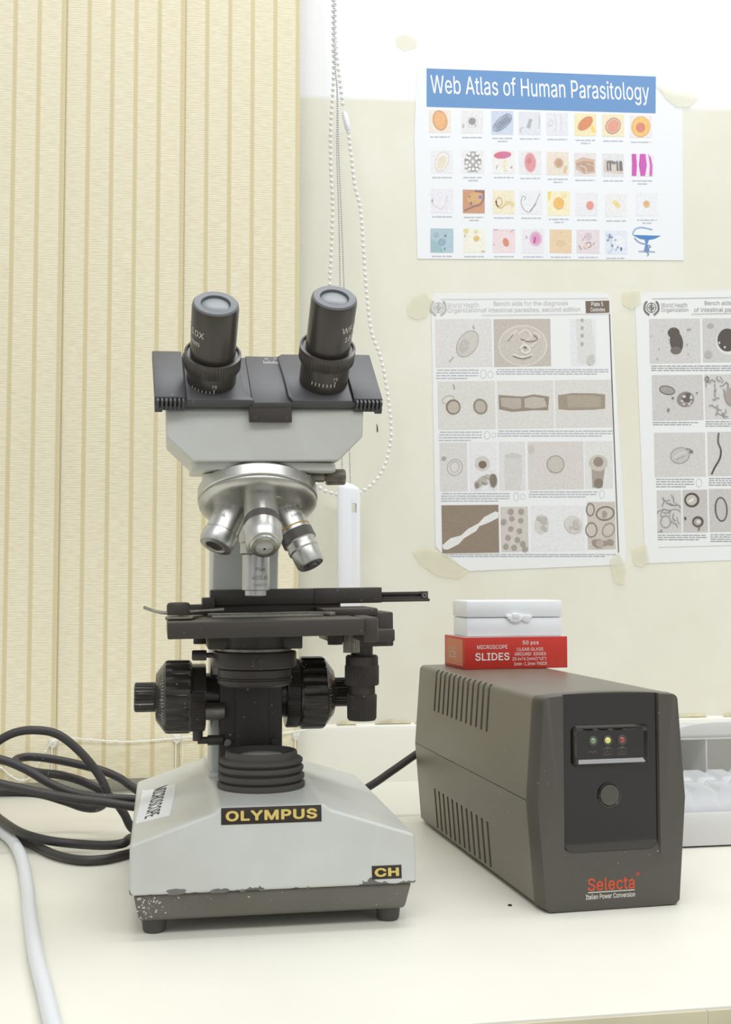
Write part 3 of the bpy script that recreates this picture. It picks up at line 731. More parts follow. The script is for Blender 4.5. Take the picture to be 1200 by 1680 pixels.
# ------------------------------------------------------------------ the table
tb = thing('lab_table', 'long cream laminate table against the wall under everything', 'table', (150, 915, 0))
MB().box(-1050, 1150, 573.5 - 915, WALL - 1.2 - 915, TT - 30, TT, 1.2).build('tabletop', M_TABLE, tb)
mb = MB()
mb.box(-1050, 130, 572.7 - 915, 574 - 915, TT - 29.5, TT - 1.6, 0.3)
mb.box(131.2, 1150, 572.7 - 915, 574 - 915, TT - 29.5, TT - 1.6, 0.3)
mb.build('edge_band', M_EDGE, tb)
MB().box(-1000, 1100, 600 - 915, 620 - 915, TT - 130, TT - 30).build('apron', M_EDGE, tb)
for lx in (-1000, 1050):
    for ly in (-310, 270):
        MB().box(lx, lx + 50, ly, ly + 50, 0, TT - 30, 1).build('leg', M_EDGE, tb)

# ------------------------------------------------------------------ vertical blind: slats, link chain, pull chain, weight
vb = thing('vertical_blind', 'cream vertical blind of striped fabric slats at the left of the wall', 'blind', (-44, WALL - 27, TT))
MB().box(-420, 200, -25, 26, 1412, 1460, 2).build('headrail', M_HEM, vb)


def slat_mesh(w, tilt, ox, oz):
    """fabric slat hanging in front of the wall, its foot folded round a weight"""
    mb = MB()
    rows = []
    zs = [0, 3, 26, 52, 54, 300, 700, 1385]
    for k, z in enumerate(zs):
        row = []
        for i in range(9):
            u = (i / 8 - 0.5) * w
            y = math.tan(tilt) * u + 1.4 * math.cos(math.pi * (i / 8 - 0.5)) * -1
            if 0 < z < 54:
                y -= 1.1
            row.append((u, y, z))
        rows.append(row)
    back = [[(p[0], p[1] + (1.2 if zs[k] > 53 else 2.4), p[2]) for p in r][::-1] for k, r in enumerate(rows)]
    mb.loft([a + b for a, b in zip(rows, back)])
    return mb


for ox, oz, lb in [(-248.5, 15, 'slat mostly outside the frame at left'), (-124.5, 14.5, 'slat at the left frame edge behind the cables'), (0, 16, 'middle slat between the two seams'), (124.2, 16.5, 'slat behind the microscope, next to the bare wall')]:
    sl0 = slat_mesh(127.5, math.radians(-1.6), 0, 0).build('fabric_slat', M_FAB, vb, smooth=60)
    sl0.location = Vector((ox, 0, oz)) * MM
    sl0['label'] = lb
    MB().box(-57, 57, 0.2, 2.0, 6, 46).build('hem_weight', M_HEM, sl0)
    mb = MB()                                                     # clip that takes the chain, at the slat's right side
    mb.box(58, 66, -6.5, -2.5, 38, 44, 1)
    mb.box(60, 61.5, -5.5, -3.6, 1, 40, 0.4)
    mb.prism([(57, 38), (62, 34), (66, 38)], 'y', -5.6, -3.4)
    mb.build('chain_clip', M_HEM, sl0)
    MB().box(-1.5, 1.5, -1, 1, 1380, 1414).build('hanger', M_HEM, sl0)

CH_Y = WALL - 33


def beaded(path, step, r, mb, cord=0.4, n=10):
    pts = catmull(path, n)
    mb.tube(pts, cord, 5)
    acc = 0.0
    for a, b in zip(pts, pts[1:]):
        L = (b - a).length
        if L < 1e-6:
            continue
        while acc < L:
            mb.ball(a + (b - a) * (acc / L), r, u=8, v=6)
            acc += step
        acc -= L


def at(px, py, Y):
    """point of the room seen at a photo pixel, on the vertical plane Y (mm, heights above the tabletop)"""
    yaw = math.radians(10); pit = math.atan(108 / 1900)
    fw = Vector((math.sin(yaw) * math.cos(pit), math.cos(yaw) * math.cos(pit), math.sin(pit)))
    rt = Vector((math.cos(yaw), -math.sin(yaw), 0)); up = rt.cross(fw)
    d = fw + rt * ((px - 600) / 1900) - up * ((py - 840) / 1900)
    p = d * (Y / d.y)
    return Vector((p.x, Y, p.z + 222))


def room(px, py, Y):
    p = at(px, py, Y)
    p.z += TT
    return p


mb = MB()
left = [room(px, py, CH_Y) for px, py in [(-30, 1235), (5, 1262), (16, 1272), (33, 1280), (49, 1276), (60, 1258), (71, 1239), (81, 1222), (92, 1215), (112, 1211), (139, 1213), (196, 1217), (235, 1216), (275, 1212.5), (291, 1211), (317, 1209), (380, 1210), (440, 1207), (473, 1202), (505, 1197)]]
beaded(left, 12.5, 1.5, mb, 0.75, 4)
bmesh.ops.translate(mb.bm, vec=(44, -(WALL - 27), -TT), verts=mb.bm.verts)
mb.build('link_chain', M_HEM, vb)['label'] = 'thin white beaded chain along the foot'

pc = thing('pull_chain', 'long looped white ball chain hanging right of the blind', 'chain', room(548, 0, CH_Y + 10))
base = room(548, 0, CH_Y + 10)
ptsR = [(550, 0), (551, 69), (557, 125), (563, 173)]
ptsR2 = [(572, 217), (578, 267), (583, 308), (592, 346), (599, 443), (603, 492), (610, 545), (625, 587), (634, 632), (641, 685), (642, 715), (638, 742), (629, 770), (615, 790), (600, 803), (580, 812), (562, 813), (548, 810), (526, 801), (509, 780), (503, 760), (505, 720), (520, 640), (535, 560), (542, 450), (546, 346), (543, 271), (543, 208), (547, 146), (548, 83), (547, 0)]
mb = MB()
Yc = CH_Y + 10
f = lambda q: [room(a, b, Yc) - base for a, b in q]
hook = Vector((0, 0, 1420 + TT)) - Vector((0, 0, base.z))
topR = f([(550, 0)])[0]; topL = f([(547, 0)])[0]
beaded([Vector((topR.x - 1, 0, hook.z))] + f(ptsR), 6.4, 2.3, mb, 0.5, 8)
beaded(f(ptsR2) + [Vector((topL.x - 1, 0, hook.z))], 6.4, 2.3, mb, 0.5, 8)
mb.build('ball_chain', M_HEM, pc)
a, b = f([(565, 184), (572, 215)])
MB().tube([a, a + (b - a) * .15, a + (b - a) * .85, b], [2.4, 3.4, 3.4, 2.4], 12).build('connector', M_WPLAST, pc)

cw = thing('blind_weight', 'slim white plastic cord weight hanging behind the objectives', 'weight', room(573, 800, Yc - 14))
wb = room(573, 800, Yc - 14)
z0 = room(575, 1010, Yc - 14).z - wb.z
mb = MB()
sec = lambda z, k=1.0, dz=0: [(math.sin(q) * 12.5 * k, -math.cos(q) * 6.5 * k + 2, z + dz * math.sin(q)) for q in [math.pi * 2 * i / 28 for i in range(28)]]
mb.loft([sec(z0), sec(z0 + 2, 1.0), sec(-2, 1.0, -1.2), sec(1.5, .86, -1.5), sec(4.5, .45, -1.5)])
wo = mb.build('weight_body', M_WPLAST, cw)
c = MB(); c.box(2.2, 7.8, -20, 20, -27, -17, 0.8)
cut(wo, c)
mb = MB()
for pts in ([(548, 0), (553, 150), (553, 250), (556, 346), (558, 450), (560, 640), (561, 735), (562, 800)], [(549, 0), (554, 150), (556, 250), (560, 346), (564, 450), (570, 640), (573.5, 733), (575, 800)]):
    path = [room(a, b, Yc - 12) - wb for a, b in pts]
    path[-1].z = min(path[-1].z, 2)
    beaded([Vector((path[0].x, 0, TT + 1420 - wb.z))] + path, 2.6, 0.8, mb, 0.35, 6)
mb.build('steel_cord', M_STEEL, cw)


# ------------------------------------------------------------------ posters on the wall
class Sheet:
    """a printed sheet flat on the wall; shapes are given in the sheet's own plane through photo coordinates of the wall"""

    def __init__(s, name, label, cpx, roll, scale, off, group=None, fade=0.0):
        s.fade = fade
        s.c = at(cpx[0], cpx[1], WALL)
        s.roll = roll; s.k = scale; s.off = off
        s.root = thing(name, label, 'poster', (s.c.x, WALL - 0.3, s.c.z + TT), (0, -roll, 0), group)

    def uv(s, x, y):
        p = at(x / s.k + s.off[0], y / s.k + s.off[1], WALL)
        dx, dz = p.x - s.c.x, p.z - s.c.z
        c, n = math.cos(s.roll), math.sin(s.roll)
        return (dx * c + dz * n, -dx * n + dz * c)

    def mm(s):
        a, b = s.uv(500, 500), s.uv(600, 500)
        return math.hypot(a[0] - b[0], a[1] - b[1]) / 100

    def paper(s, pts, m):
        q = [s.uv(*p) for p in pts]
        MB().prism(q, 'y', -0.25, 0.05).build('paper_sheet', m, s.root, smooth=0)

    def pic(s, name, items, label=None, y=-0.35):
        """items: list of (shape, args..., colour); each one lies a hair above the one before"""
        mb = MB(); mats = []
        for it in items:
            kind, col = it[0], it[-1]
            m = col if not isinstance(col, tuple) else ink(tuple(round(v + (246 - v) * s.fade) if name == 'specimen_picture' else v for v in col), 0.09 if name == 'specimen_picture' else 0.0)
            if m not in mats:
                mats.append(m)
            mi = mats.index(m)
            polys = []
            if kind == 'r':                                         # rectangle x0 y0 x1 y1
                x0, y0, x1, y1 = it[1:5]
                polys.append([s.uv(x0, y0), s.uv(x1, y0 + (x1 - x0) * 0.012), s.uv(x1, y1 + (x1 - x0) * 0.012), s.uv(x0, y1)])
            elif kind == 'e':                                       # ellipse cx cy rx ry rot(deg)
                cx, cy, rx, ry, ro = it[1:6]
                ro = math.radians(ro)
                polys.append([s.uv(cx + rx * math.cos(t) * math.cos(ro) - ry * math.sin(t) * math.sin(ro), cy + rx * math.cos(t) * math.sin(ro) + ry * math.sin(t) * math.cos(ro)) for t in [2 * math.pi * i / 22 for i in range(22)]])
            elif kind == 'p':
                polys.append([s.uv(*p) for p in it[1]])
            elif kind == 'l':                                       # line pts width
                P = catmull([(p[0], p[1], 0) for p in it[1]], 5) if len(it[1]) > 2 else [Vector((p[0], p[1], 0)) for p in it[1]]
                w = it[2] / 2
                nrm = []
                for i in range(len(P)):
                    d = (P[min(i + 1, len(P) - 1)] - P[max(i - 1, 0)]).normalized()
                    nrm.append(Vector((-d.y, d.x, 0)))
                for i in range(len(P) - 1):
                    a, b, na, nb = P[i], P[i + 1], nrm[i] * w, nrm[i + 1] * w
                    polys.append([s.uv(*(a + na)[:2]), s.uv(*(b + nb)[:2]), s.uv(*(b - nb)[:2]), s.uv(*(a - na)[:2])])
            elif kind == 'o':                                       # ring cx cy rx ry rot width
                cx, cy, rx, ry, ro, w = it[1:7]
                ro = math.radians(ro)

                def pt(t, k):
                    a, b = (rx + k) * math.cos(t), (ry + k) * math.sin(t)
                    return s.uv(cx + a * math.cos(ro) - b * math.sin(ro), cy + a * math.sin(ro) + b * math.cos(ro))
                n = 24
                for i in range(n):
                    t0, t1 = 2 * math.pi * i / n, 2 * math.pi * (i + 1) / n
                    polys.append([pt(t0, -w / 2), pt(t1, -w / 2), pt(t1, w / 2), pt(t0, w / 2)])
            elif kind == 't':                                       # text cx cy w h string bold
                cx, cy, w, h, body, bold = it[1:7]
                k = s.mm()
                g = glyphs(body, w * k, h * k, bold, 0)
                u, v = s.uv(cx, cy)
                place(g, (u, y, v), (1, 0, 0), (0, 0, 1))
                mb.merge(g, mi)
            for pl in polys:
                ar = sum(pl[i][0] * pl[(i + 1) % len(pl)][1] - pl[(i + 1) % len(pl)][0] * pl[i][1] for i in range(len(pl)))
                if ar < 0:
                    pl = pl[::-1]
                mb.raw([(p[0], y, p[1]) for p in pl], [tuple(range(len(pl)))], mi)
            y -= 0.06
        o = mb.build(name, mats, s.root, smooth=0)
        if label:
            o['label'] = label
        return o

    def lines(s, rows, col, name='caption_lines', seed=1, th=3.0):
        """rows of illegible small print: (x0, x1, y)"""
        rn = random.Random(seed)
        items = []
        for x0, x1, y in rows:
            x = x0
            while x < x1 - 2:
                L = min(rn.uniform(8, 26), x1 - x)
                yy = y + (x - x0) * 0.0
                items.append(('p', [(x, yy), (x + L, yy), (x + L, yy + th), (x, yy + th)], col))
                x += L + rn.uniform(1.5, 4)
        mb = MB()
        for it in items:
            pl = [s.uv(*p) for p in it[1]][::-1]
            mb.raw([(p[0], -0.4, p[1]) for p in pl], [(0, 1, 2, 3)], 0)
        o = mb.build(name, ink(col), s.root, smooth=0)
        o['kind'] = 'stuff'
        return o


def blobs(seed, x0, y0, x1, y1, n, r0, r1, col, ratio=0.7):
    rn = random.Random(seed)
    return [('e', rn.uniform(x0 + r1, x1 - r1), rn.uniform(y0 + r1, y1 - r1), *(lambda r: (r, r * rn.uniform(ratio, 1)))(rn.uniform(r0, r1)), rn.uniform(0, 180), col) for _ in range(n)]


def squig(seed, x0, y0, x1, y1, n, w, col, size=0.3):
    rn = random.Random(seed)
    out = []
    for _ in range(n):
        cx, cy = rn.uniform(x0 + 8, x1 - 8), rn.uniform(y0 + 8, y1 - 8)
        L = (x1 - x0) * size
        a = rn.uniform(0, 6.28)
        pts = []
        for k in range(4):
            pts.append((min(max(cx, x0 + 2), x1 - 2), min(max(cy, y0 + 2), y1 - 2)))
            a += rn.uniform(-1.3, 1.3)
            cx += math.cos(a) * L / 3; cy += math.sin(a) * L / 3
        out.append(('l', pts, w, col))
    return out


# colour atlas sheet (coordinates of its 2.222x close-up)
A = Sheet('atlas_poster', 'colour parasite atlas chart with blue title banner, highest on the wall', (902, 272), math.radians(2.3), 2.2222, (660, 90), fade=0.2)
A.paper([(55, 52), (92, 48), (925, 78), (960, 150), (1000, 190), (1022, 185), (1026, 750), (56, 744), (44, 300)], M_PAPER)
A.pic('title_banner', [('p', [(89, 50), (925, 80), (924, 214), (89, 190)], (118, 156, 202))])
A.pic('banner_lettering', [('t', 509, 130, 797, 84, 'Web Atlas of Human Parasitology', 0.004, (248, 250, 252))], y=-0.42)
W1 = [(138, 243), (255, 245), (365, 248), (465, 250), (565, 252), (668, 255), (769, 258), (870, 262)]
W2 = [(145, 390), (258, 390), (370, 390), (467, 393), (567, 396), (667, 400), (769, 402), (875, 402)]
W3 = [(145, 533), (261, 535), (370, 537), (470, 538), (571, 542), (673, 545), (780, 548), (892, 545)]
W4 = [(145, 677), (263, 678), (371, 678), (477, 679), (578, 680), (678, 681), (780, 684)]


def cell(c, bg, extra, h=41, w=40):
    x, y = c
    A.pic('specimen_picture', [('r', x - w, y - h, x + w, y + h, bg)] + extra(x, y))


G1 = (226, 226, 230)
cell(W1[0], (236, 226, 208), lambda x, y: [('e', x, y - 3, 27, 38, -12, (214, 150, 112)), ('e', x, y - 3, 22, 32, -12, (234, 172, 112))])
cell(W1[1], (230, 228, 230), lambda x, y: [('e', x, y, 22, 22, 0, (220, 218, 220)), ('e', x, y - 2, 13, 13, 0, (140, 138, 140)), ('o', x - 32, y + 15, 3, 6, 10, 2, (160, 158, 160)), ('l', [(x + 10, y + 8), (x + 14, y + 18)], 2, (150, 150, 150))])
cell(W1[2], (196, 208, 230), lambda x, y: [('e', x, y, 44, 20, -42, (186, 196, 214)), ('o', x, y, 42, 19, -42, 2.5, (130, 138, 160))] + [('o', x + math.cos(-.73) * a - math.sin(-.73) * b, y + math.sin(-.73) * a + math.cos(-.73) * b, 5, 4, 0, 1.6, (122, 130, 152)) for a in (-30, -20, -10, 0, 10, 20, 30) for b in (-9, 0, 9)], 43)
cell(W1[3], (220, 222, 228), lambda x, y: [('p', [(x - 12, y + 16), (x - 2, y - 17), (x + 10, y - 13), (x + 1, y + 20)], (168, 168, 170)), ('l', [(x - 30, y + 35), (x - 34, y + 22), (x - 24, y + 14)], 2, (160, 160, 166)), ('l', [(x + 34, y - 30), (x + 36, y), (x + 32, y + 20)], 2, (180, 182, 186))], 42)
cell(W1[4], (226, 226, 232), lambda x, y: [('l', [(x - 10, y - 35), (x - 4, y), (x - 8, y + 30)], 1.6, (196, 192, 204)), ('l', [(x + 12, y - 32), (x + 16, y + 4), (x + 8, y + 30)], 1.6, (200, 196, 206)), ('o', x - 24, y - 2, 8, 12, 20, 1.6, (208, 196, 208))])
cell(W1[5], (240, 226, 176), lambda x, y: [('e', x + 28, y + 16, 8, 14, -30, (238, 208, 110)), ('e', x, y - 4, 33, 19, -42, (214, 128, 84))])
cell(W1[6], (238, 224, 184), lambda x, y: [('e', x, y + 2, 27, 31, 30, (178, 128, 112)), ('e', x, y + 2, 23, 27, 30, (232, 196, 176)), ('e', x, y + 2, 20, 24, 30, (222, 148, 126))])
cell(W1[7], (234, 226, 224), lambda x, y: [('e', x, y + 1, 35, 39, 10, (222, 172, 120)), ('e', x, y + 1, 31, 35, 10, (238, 188, 98)), ('e', x - 1, y + 4, 17, 18, 0, (212, 120, 100))])
cell(W2[0], (234, 232, 234), lambda x, y: [('e', x, y, 24, 38, 22, (200, 196, 184)), ('e', x, y, 22, 36, 22, (236, 232, 226)), ('e', x - 1, y + 2, 14, 25, 20, (228, 216, 188))])
cell(W2[1], (234, 232, 232), lambda x, y: [('e', x, y, 31, 38, 0, (166, 162, 160))] + [('e', x + a, y + b, 5.5, 6, 0, (236, 236, 236)) for a, b in [(0, 0), (-13, -12), (13, -12), (0, -25), (-22, 4), (22, 4), (-12, 14), (12, 14), (0, 28), (-15, -28), (15, -28), (-14, 29), (14, 29), (-25, 18), (25, 18), (-24, -14), (24, -14)]])
cell(W2[2], (236, 234, 230), lambda x, y: [('e', x - 4, y - 24, 32, 13, -5, (212, 96, 126)), ('e', x + 6, y - 22, 14, 8, 0, (202, 104, 150)), ('l', [(x + 6, y - 10), (x + 4, y + 14), (x + 8, y + 34)], 9, (238, 224, 180)), ('l', [(x - 22, y + 12), (x - 27, y + 26)], 2.5, (150, 150, 136)), ('e', x + 28, y + 20, 4, 4, 0, (180, 180, 150))], 43)
cell(W2[3], (230, 228, 228), lambda x, y: [('e', x, y, 22, 37, -3, (232, 178, 180)), ('e', x, y, 19, 33, -3, (218, 140, 142)), ('e', x - 4, y - 6, 8, 12, 0, (204, 120, 124))], 43)
cell(W2[4], (232, 218, 200), lambda x, y: [('e', x + 4, y - 1, 17, 19, 0, (204, 164, 128)), ('e', x + 4, y - 1, 10, 12, 0, (190, 148, 116)), ('e', x + 28, y + 22, 6, 14, 15, (218, 186, 136))], 42)
cell(W2[5], (226, 220, 218), lambda x, y: [('p', [(x - 36, y - 14), (x - 8, y - 26), (x + 34, y - 18), (x + 36, y + 30), (x - 4, y + 36), (x - 34, y + 18)], (206, 174, 150)), ('p', [(x - 34, y - 2), (x - 6, y - 12), (x + 30, y - 10), (x + 32, y + 24), (x - 6, y + 28)], (182, 146, 124)), ('l', [(x - 20, y + 4), (x, y + 12), (x + 6, y + 32)], 4, (222, 204, 190)), ('l', [(x + 6, y - 4), (x + 30, y + 6)], 4, (214, 186, 166))], 42)
cell(W2[6], (224, 222, 224), lambda x, y: [('p', [(x - 34, y - 20), (x + 34, y - 8), (x + 36, y + 34), (x - 34, y + 26)], (212, 196, 184))] + [('p', [(x + a, y - 16 + abs(a) * .1), (x + a + 5, y - 14), (x + a + 8, y + 22), (x + a + 1, y + 20)], (104, 102, 106)) for a in (-24, -14, 12, 22, 27)] + [('e', x - 4, y - 10, 16, 5, 10, (120, 118, 120))], 42)
cell(W2[7], (236, 228, 238), lambda x, y: [('p', [(x - 38, y - 40), (x - 22, y - 40), (x - 19, y), (x - 21, y + 40), (x - 38, y + 40), (x - 37, y)], (196, 70, 168)), ('p', [(x - 8, y - 40), (x + 12, y - 40), (x + 17, y), (x + 11, y + 40), (x - 6, y + 40), (x - 12, y)], (198, 74, 170)), ('p', [(x + 22, y - 40), (x + 32, y - 26), (x + 38, y + 4), (x + 36, y + 40), (x + 26, y + 40), (x + 28, y)], (202, 88, 176))], 41, 42)
cell(W3[0], (232, 230, 236), lambda x, y: [('l', [(x + 20, y - 22), (x + 14, y + 8), (x - 2, y + 28), (x - 26, y + 18), (x - 38, y), (x - 32, y - 12)], 2.5, (222, 200, 192)), ('e', x - 35, y, 2.5, 6, 0, (150, 140, 140))], 44, 41)
cell(W3[1], (198, 138, 104), lambda x, y: [('e', x + 4, y - 12, 30, 22, -15, (210, 160, 104)), ('l', [(x - 34, y + 34), (x - 4, y + 20), (x + 24, y + 10), (x + 36, y - 14), (x + 34, y - 38)], 5, (128, 98, 104)), ('e', x + 24, y - 16, 7, 6, 0, (110, 120, 168)), ('e', x - 16, y - 18, 3, 4, 0, (130, 106, 96)), ('e', x - 10, y + 6, 4, 5, 0, (132, 108, 110)), ('l', [(x + 4, y - 38), (x + 38, y - 36)], 5, (124, 110, 130))], 43)
cell(W3[2], (238, 228, 196), lambda x, y: [('l', [(x - 28, y - 4), (x - 20, y + 16), (x - 6, y + 4), (x - 12, y - 16), (x - 26, y - 8), (x - 26, y + 12), (x - 10, y + 22), (x + 8, y + 6)], 5, (206, 180, 122)), ('l', [(x + 6, y + 6), (x + 22, y + 2), (x + 38, y + 14)], 12, (224, 202, 150))], 43)
cell(W3[3], (232, 232, 236), lambda x, y: [('l', [(x - 24, y - 6), (x - 20, y - 18), (x - 30, y - 22), (x - 36, y), (x - 28, y + 24), (x - 8, y + 36), (x + 8, y + 18), (x + 20, y - 4), (x + 32, y - 32)], 3.4, (176, 174, 180)), ('l', [(x - 4, y + 34), (x + 18, y + 4)], 4.5, (150, 146, 152))], 43)
cell(W3[4], (244, 232, 188), lambda x, y: [('p', [(x - 40, y - 43), (x - 28, y - 43), (x - 32, y - 12), (x - 40, y - 12)], (240, 208, 100)), ('e', x, y, 20, 22, 0, (236, 178, 88)), ('e', x + 20, y - 30, 10, 8, 0, (242, 224, 150))], 44)
cell(W3[5], (232, 230, 234), lambda x, y: [('e', x + 12, y + 5, 15, 17, 0, (230, 190, 180)), ('e', x + 12, y + 5, 13, 15, 0, (222, 144, 126))], 42)
cell(W3[6], (234, 232, 232), lambda x, y: [('e', x + 2, y - 4, 17, 8, 45, (236, 206, 122)), ('e', x - 5, y - 10, 7, 6, 30, (238, 216, 110))], 42)
cell(W3[7], (235, 235, 238), lambda x, y: [('e', x - 1, y, 12, 14, -15, (226, 182, 130)), ('e', x - 3, y - 2, 8, 9, -15, (218, 170, 116))], 42)
cell(W4[0], (166, 192, 204), lambda x, y: [('p', [(x - 40, y - 8), (x - 10, y + 10), (x + 6, y + 44), (x - 40, y + 44)], (142, 180, 186)), ('e', x, y + 6, 14, 13, 0, (136, 160, 178)), ('e', x + 12, y - 17, 4, 4, 0, (90, 108, 120)), ('e', x - 20, y - 22, 10, 9, 0, (150, 178, 192)), ('e', x + 10, y + 30, 3, 4, 0, (110, 140, 160))], 44, 42)
cell(W4[1], (240, 236, 218), lambda x, y: [('p', [(x - 40, y - 43), (x - 20, y - 43), (x - 24, y - 26), (x - 38, y - 28)], (226, 210, 138)), ('e', x + 8, y - 8, 11, 10, -20, (222, 186, 106)), ('e', x + 6, y - 34, 8, 6, 0, (228, 216, 160)), ('e', x - 34, y - 18, 3, 5, 0, (190, 190, 170)), ('e', x + 32, y + 38, 8, 3, 0, (214, 206, 160))], 43)
cell(W4[2], (236, 214, 216), lambda x, y: [('e', x + 7, y + 6, 11, 16, -15, (208, 130, 94)), ('l', [(x + 22, y - 32), (x + 38, y - 40)], 2, (170, 140, 150)), ('l', [(x - 38, y - 40), (x - 22, y - 40)], 2, (180, 150, 160)), ('e', x - 36, y + 14, 2, 3, 0, (190, 160, 170))], 43, 41)
cell(W4[3], (232, 228, 234), lambda x, y: [('e', x + 10, y - 8, 23, 27, 0, (222, 172, 202)), ('e', x + 10, y - 8, 15, 19, 0, (214, 142, 184)), ('l', [(x + 8, y - 14), (x + 4, y + 8)], 7, (186, 64, 132)), ('e', x - 24, y - 14, 4, 4, 0, (180, 172, 190))], 44)
cell(W4[4], (230, 200, 160), lambda x, y: [('o', x, y + 6, 16, 9, 0, 1.8, (206, 180, 142)), ('l', [(x - 14, y + 12), (x - 4, y + 4), (x + 12, y + 10)], 1.6, (198, 172, 134)), ('l', [(x - 2, y - 26), (x - 1, y - 34)], 2, (204, 174, 134))], 43)
cell(W4[5], (226, 212, 216), lambda x, y: [('e', x, y - 18, 14, 14, 0, (208, 188, 196)), ('o', x + 2, y + 12, 9, 9, 0, 2.6, (130, 110, 104)), ('l', [(x - 34, y + 14), (x - 24, y + 30)], 3, (150, 136, 146)), ('l', [(x - 22, y - 2), (x - 12, y - 18)], 2, (176, 160, 168)), ('e', x - 8, y + 18, 8, 8, 0, (226, 200, 170)), ('l', [(x + 16, y + 12), (x + 24, y + 4)], 2, (150, 130, 124))], 43, 42)
cell(W4[6], (222, 228, 238), lambda x, y: [('e', x + 10, y + 4, 24, 28, 0, (232, 236, 240)), ('l', [(x - 36, y - 30), (x - 22, y - 10), (x - 14, y + 20), (x - 26, y + 38)], 8, (198, 212, 232))] + blobs(9, x - 38, y - 38, x + 38, y + 38, 7, 3, 5, (122, 140, 176)) + [('e', x + 18, y + 24, 4, 6, 0, (86, 104, 150)), ('e', x - 24, y - 24, 4, 7, 20, (120, 138, 178))], 43)
A.pic('pharmacy_emblem', [('p', [(838, 657), (944, 660), (920, 672), (895, 676), (868, 672)], (90, 140, 196)), ('p', [(884, 674), (900, 674), (894, 690), (902, 716), (880, 716), (888, 690)], (104, 148, 198)), ('l', [(912, 638), (896, 634), (872, 630), (850, 636), (840, 654)], 5, (156, 186, 216)), ('l', [(846, 668), (864, 684), (890, 692), (906, 700), (884, 712), (898, 726), (893, 734)], 4, (140, 160, 196)), ('l', [(862, 717), (922, 719)], 3, (140, 160, 180))], 'blue emblem of a bowl on a stem with a coiled line')
rows = []
for cs, dy in ((W1, 55), (W2, 56), (W3, 56), (W4, 56)):
    for k, (x, y) in enumerate(cs):
        rows.append((x - 36, x + 36, y + dy))
        if (k * 7 + dy) % 3 == 0 and cs is not W4:
            rows.append((x - 16, x + 18, y + dy + 11))
A.lines(rows, (192, 194, 200), seed=3, th=4)


# two photocopied microscopy sheets (coordinates of the 2.222x close-up of that part of the wall)
def emblem(S, x, y, r, col):
    S.pic('wreath_emblem', [('o', x, y, r * .62, r * .62, 0, r * .12, col), ('o', x, y, r * .34, r * .34, 0, r * .09, col), ('l', [(x - r * .62, y), (x + r * .62, y)], r * .08, col), ('l', [(x, y - r * .7), (x, y + r * .7)], r * .14, col),
                            ('l', [(x - r * .15, y + r * .3), (x + r * .18, y + r * .1), (x - r * .15, y - r * .1), (x + r * .15, y - r * .35)], r * .12, col),
                            ('l', [(x - r * .3, y + r), (x - r * .9, y + r * .4), (x - r * .9, y - r * .4), (x - r * .6, y - r * .85)], r * .26, col), ('l', [(x + r * .3, y + r), (x + r * .9, y + r * .4), (x + r * .9, y - r * .4), (x + r * .6, y - r * .85)], r * .26, col)])


B = Sheet('parasite_poster', 'black-and-white parasite photo sheet with a dark plate tag, below the colour chart', (866, 708), math.radians(2.9), 2.2222, (660, 460), fade=0.14)
B.paper([(106, 70), (120, 48), (742, 44), (760, 62), (818, 1000), (812, 1036), (244, 1060), (150, 1000), (122, 970)], M_COPY)
HC = (196, 194, 190)
emblem(B, 132, 100, 28, (190, 188, 184))
B.pic('heading_lettering', [('t', 222, 91, 112, 18, 'World Health', 0.0, HC), ('t', 226, 111, 118, 20, 'Organization', 0.0, HC), ('t', 470, 86, 270, 20, 'Bench aids for the diagnosis', 0.0, HC), ('t', 471, 109, 360, 20, 'of intestinal parasites, second edition', 0.0, HC), ('l', [(140, 70), (752, 66)], 2, (206, 206, 204)), ('l', [(290, 128), (752, 122)], 2, (206, 206, 204))])
B.pic('plate_tag', [('p', [(668, 76), (755, 74), (756, 118), (670, 120)], (126, 112, 98)), ('t', 711, 87, 44, 15, 'Plate 5', 0.01, (244, 244, 242)), ('t', 713, 107, 54, 14, 'Cestodes', 0.01, (244, 244, 242))], 'dark tag with white lettering')
GA, GB = (219, 217, 213), (206, 201, 194)
pk = lambda r, bg, *ex: B.pic('specimen_picture', [('p', [(r[0], r[1]), (r[2], r[1] - (r[2] - r[0]) * .008), (r[2] + 3, r[3] - (r[2] - r[0]) * .016), (r[0] + 3, r[3])], bg)] + list(ex))
pk((120, 142, 326, 318), GA, ('e', 238, 232, 36, 54, 32, (170, 164, 158)), ('e', 238, 232, 33, 50, 32, (203, 198, 190)), ('e', 226, 240, 18, 26, 20, (190, 184, 176)), ('l', [(170, 298), (188, 280)], 3, (160, 158, 154)), ('l', [(258, 166), (262, 178)], 3, (140, 138, 134)))
pk((333, 142, 540, 316), (190, 182, 172), ('e', 440, 238, 90, 76, 0, (214, 208, 198)), ('e', 440, 238, 84, 70, 0, (198, 190, 180)), ('l', [(388, 216), (408, 190), (420, 184)], 9, (216, 211, 200)), ('l', [(386, 222), (404, 198)], 4, (138, 126, 112)), ('l', [(420, 200), (450, 180), (470, 206), (440, 228), (470, 240), (500, 206), (478, 190)], 9, (214, 208, 198)), ('l', [(432, 214), (462, 224), (494, 216), (480, 200)], 4, (130, 116, 102)), ('l', [(428, 250), (446, 236), (466, 254), (448, 266), (432, 254)], 8, (222, 218, 210)), ('l', [(402, 270), (436, 280), (476, 270)], 8, (216, 211, 202)), ('l', [(404, 276), (440, 286), (470, 278)], 3, (132, 120, 106)), ('e', 448, 245, 5, 4, 0, (110, 98, 86)))
